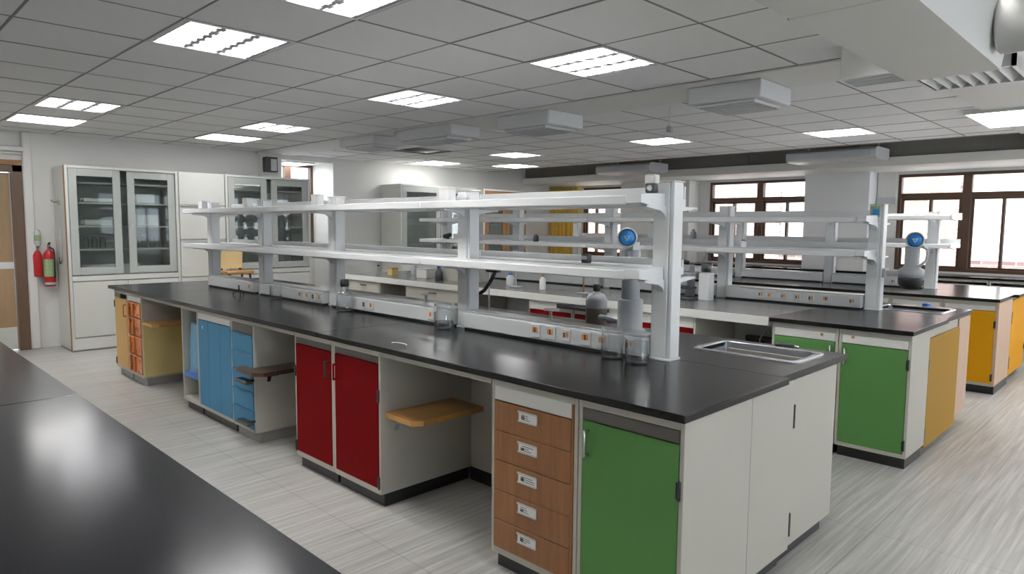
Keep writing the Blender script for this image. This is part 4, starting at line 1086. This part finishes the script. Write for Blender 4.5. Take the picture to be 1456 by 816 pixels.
MB().lathe([(0, 0), (.03, 0), (.032, .004), (.030, .028), (.026, .032), (0, .033)], 'binblue', (0, 0, 0), 18).build('body', t); MB().lathe([(.0325, .006), (.0325, .012)], 'grey', (0, 0, 0), 18).build('band', t)
# clutter seen through the shelves
def box_thing(name, label, cat, loc, w, d, h, m, m2):
    t = thing(name, label, cat, loc); MB().box(-w, w, -d, d, 0, h, m, .004).build('body', t); MB().box(-w-.002, w+.002, -d-.002, d+.002, h, h+.015, m2, .003).build('lid', t); return t
box_thing('storage_box', 'cream instrument case on the second bench, left of the middle post', 'box', (-5.95, 5.20, .90), .30, .15, .16, 'cream', 'cream')
box_thing('storage_box', 'small amber box on the second bench at the far left', 'box', (-7.2, 5.1, .90), .05, .05, .08, 'mustard', 'board_wood')
box_thing('storage_box', 'pale carton stack on the second bench behind the first shelf', 'box', (-6.55, 5.15, .90), .10, .10, .10, 'frame_white', 'ltgrey')
def little(kind, label, x, y, z, r, h, m, m2):
    t = thing(kind, label, kind.split('_')[-1], (x, y, z))
    MB().lathe([(0, 0), (r*.94, 0), (r, r*.1), (r, h*.66), (r*.45, h*.82), (r*.45, h*.88), (0, h*.88)], m, (0, 0, 0), 16).build('body', t)
    MB().lathe([(0, h*.86), (r*.52, h*.86), (r*.52, h*.98), (0, h)], m2, (0, 0, 0), 14).build('cap', t)
for k, (x, y, z, r, h, m, m2, lab) in enumerate((
    (-7.45, 5.05, .90, .035, .12, 'lab', 'black', 'small clear bottle with black cap at the far left of the second bench'),
    (-7.05, 5.32, .90, .04, .16, 'ltgrey', 'binblue', 'grey bottle with blue cap on the far left of the second bench'),
    (-5.50, 5.02, .90, .04, .17, 'lab', 'grey', 'clear bottle beside the cream instrument case on the second bench'),
    (-5.18, 5.20, .90, .045, .13, 'container', 'binblue', 'white squat bottle with blue cap behind the middle post'),
    (-4.62, 5.10, .90, .032, .15, 'container', 'board_wood', 'thin white bottle with wooden stopper left of the rod stand'),
    (-3.62, 5.15, .90, .04, .19, 'ltgrey', 'black', 'grey bottle with black cap left of the microscope'),
    (-5.2, 5.62, 1.3655, .03, .09, 'dkgrey', 'alu', 'small dark jar on the second bench lower shelf'),
    (-2.75, 5.62, 1.3655, .028, .07, 'container', 'dkgrey', 'tiny white jar on the second bench lower shelf near the end'),
    (-4.75, 8.25, 1.3855, .04, .13, 'dkgrey', 'binblue', 'dark bottle with blue cap on the third bench lower shelf'),
    (-5.0, 8.25, 1.3855, .035, .11, 'container', 'alu', 'white bottle on the third bench lower shelf'))):
    little('lab_bottle', lab, x, y, z, r, h, m, m2)
t = thing('optic_tool', 'black optical tool on the second bench lower shelf', 'tool', (-6.75, 5.62, 1.3655)); MB().cyl((-.06, 0, .03), (.05, .02, .055), .026, 'black', 12).build('barrel', t); MB().box(-.02, .03, -.02, .02, 0, .03, 'dkgrey', .005).build('mount', t)
t = thing('dark_bottle', 'dark capped bottle on the second bench seen under the front shelf', 'bottle', (-6.15, 5.0, .90)); MB().lathe([(0, 0), (.045, 0), (.045, .10), (.02, .13), (.02, .15), (0, .15)], 'dkgrey', (0, 0, 0), 18).build('body', t); MB().lathe([(0, .15), (.024, .15), (.024, .18), (0, .182)], 'binblue', (0, 0, 0), 14).build('cap', t)
for x, s in ((-4.95, 'grey lab stand on the second bench right of the middle post'), (-4.05, 'brown retort rod stand on the second bench behind the sockets')):
    t = thing('retort_stand', s, 'stand', (x, 5.05, .90)); MB().box(-.06, .06, -.04, .04, 0, .014, 'grey', .004).build('base', t); MB().cyl((0, 0, .014), (0, 0, .36), .008, 'trim_brown' if x > -4.5 else 'alu', 10).build('rod', t); MB().box(-.03, .03, -.015, .015, .16, .20, 'ltgrey', .004).build('clamp', t)
box_thing('storage_box', 'white plastic container on the counter under the window pier', 'box', (-3.64, 11.03, .90), .19, .09, .18, 'container', 'frame_white')
# wooden chair with cream backrest before the left cabinets
t = thing('lab_stool', 'cream and wooden stool in front of the locker, seen under the long shelf', 'stool', (-8.7, 3.72, 0), PI/2)
MB().box(-.17, .17, -.16, .16, .90, .935, 'board_wood', .008, 2).build('seat', t)
MB().prism([(-.14, .96), (.14, .96), (.155, 1.18), (-.155, 1.18)], 'y', .14, .16, 'cream_seat').build('backrest', t)
for sx in (-1, 1):
    MB().box(sx*.12-.012, sx*.12+.012, .145, .165, .93, 1.0, 'dark_wood').build('back_post', t)
    for sy in (-1, 1): MB().cyl((sx*.18, sy*.17, 0), (sx*.13, sy*.12, .90), .014, 'dark_wood', 10).build('leg', t)
MB().box(-.16, .16, -.14, -.12, .30, .33, 'dark_wood').box(-.16, .16, .12, .14, .30, .33, 'dark_wood').build('foot_rail', t)

# ------------------------------------------------------------------ camera, world, sun
R = ((0.70961165, 0.06839692, -0.70126541), (0.70454233, -0.05694152, 0.70737386), (0.00845108, -0.99603189, -0.08859489))
cam = bpy.data.cameras.new('camera'); co = bpy.data.objects.new('camera', cam); COL.objects.link(co)
cam.sensor_width = 36; cam.lens = 969.1*36/1456; cam.clip_start = .05; cam.clip_end = 200
co.matrix_world = Matrix(((R[0][0], -R[0][1], -R[0][2], 0), (R[1][0], -R[1][1], -R[1][2], 0), (R[2][0], -R[2][1], -R[2][2], 1.53254), (0, 0, 0, 1)))
scene.camera = co
w = bpy.data.worlds.new('world'); scene.world = w; w.use_nodes = True
bg = w.node_tree.nodes['Background']; bg.inputs[0].default_value = (.80, .88, 1, 1); bg.inputs[1].default_value = 4.2
sun = bpy.data.lights.new('sun', 'SUN'); sun.energy = 24; sun.angle = .02; sun.color = (1, .95, .88)
so = bpy.data.objects.new('sun', sun); COL.objects.link(so); so.rotation_euler = Vector((-.42, .36, -.83)).to_track_quat('-Z', 'Y').to_euler()
vs = scene.view_settings
scene.display_settings.display_device = 'sRGB'
vs.view_transform = 'Standard'; vs.look = 'None'; vs.gamma = 1; vs.use_curve_mapping = False; vs.exposure = 0.6
cy = scene.cycles
cy.use_denoising = True; cy.max_bounces = 8; cy.diffuse_bounces = 5; cy.glossy_bounces = 4; cy.transparent_max_bounces = 24; cy.sample_clamp_indirect = 8; cy.caustics_reflective = False; cy.caustics_refractive = False
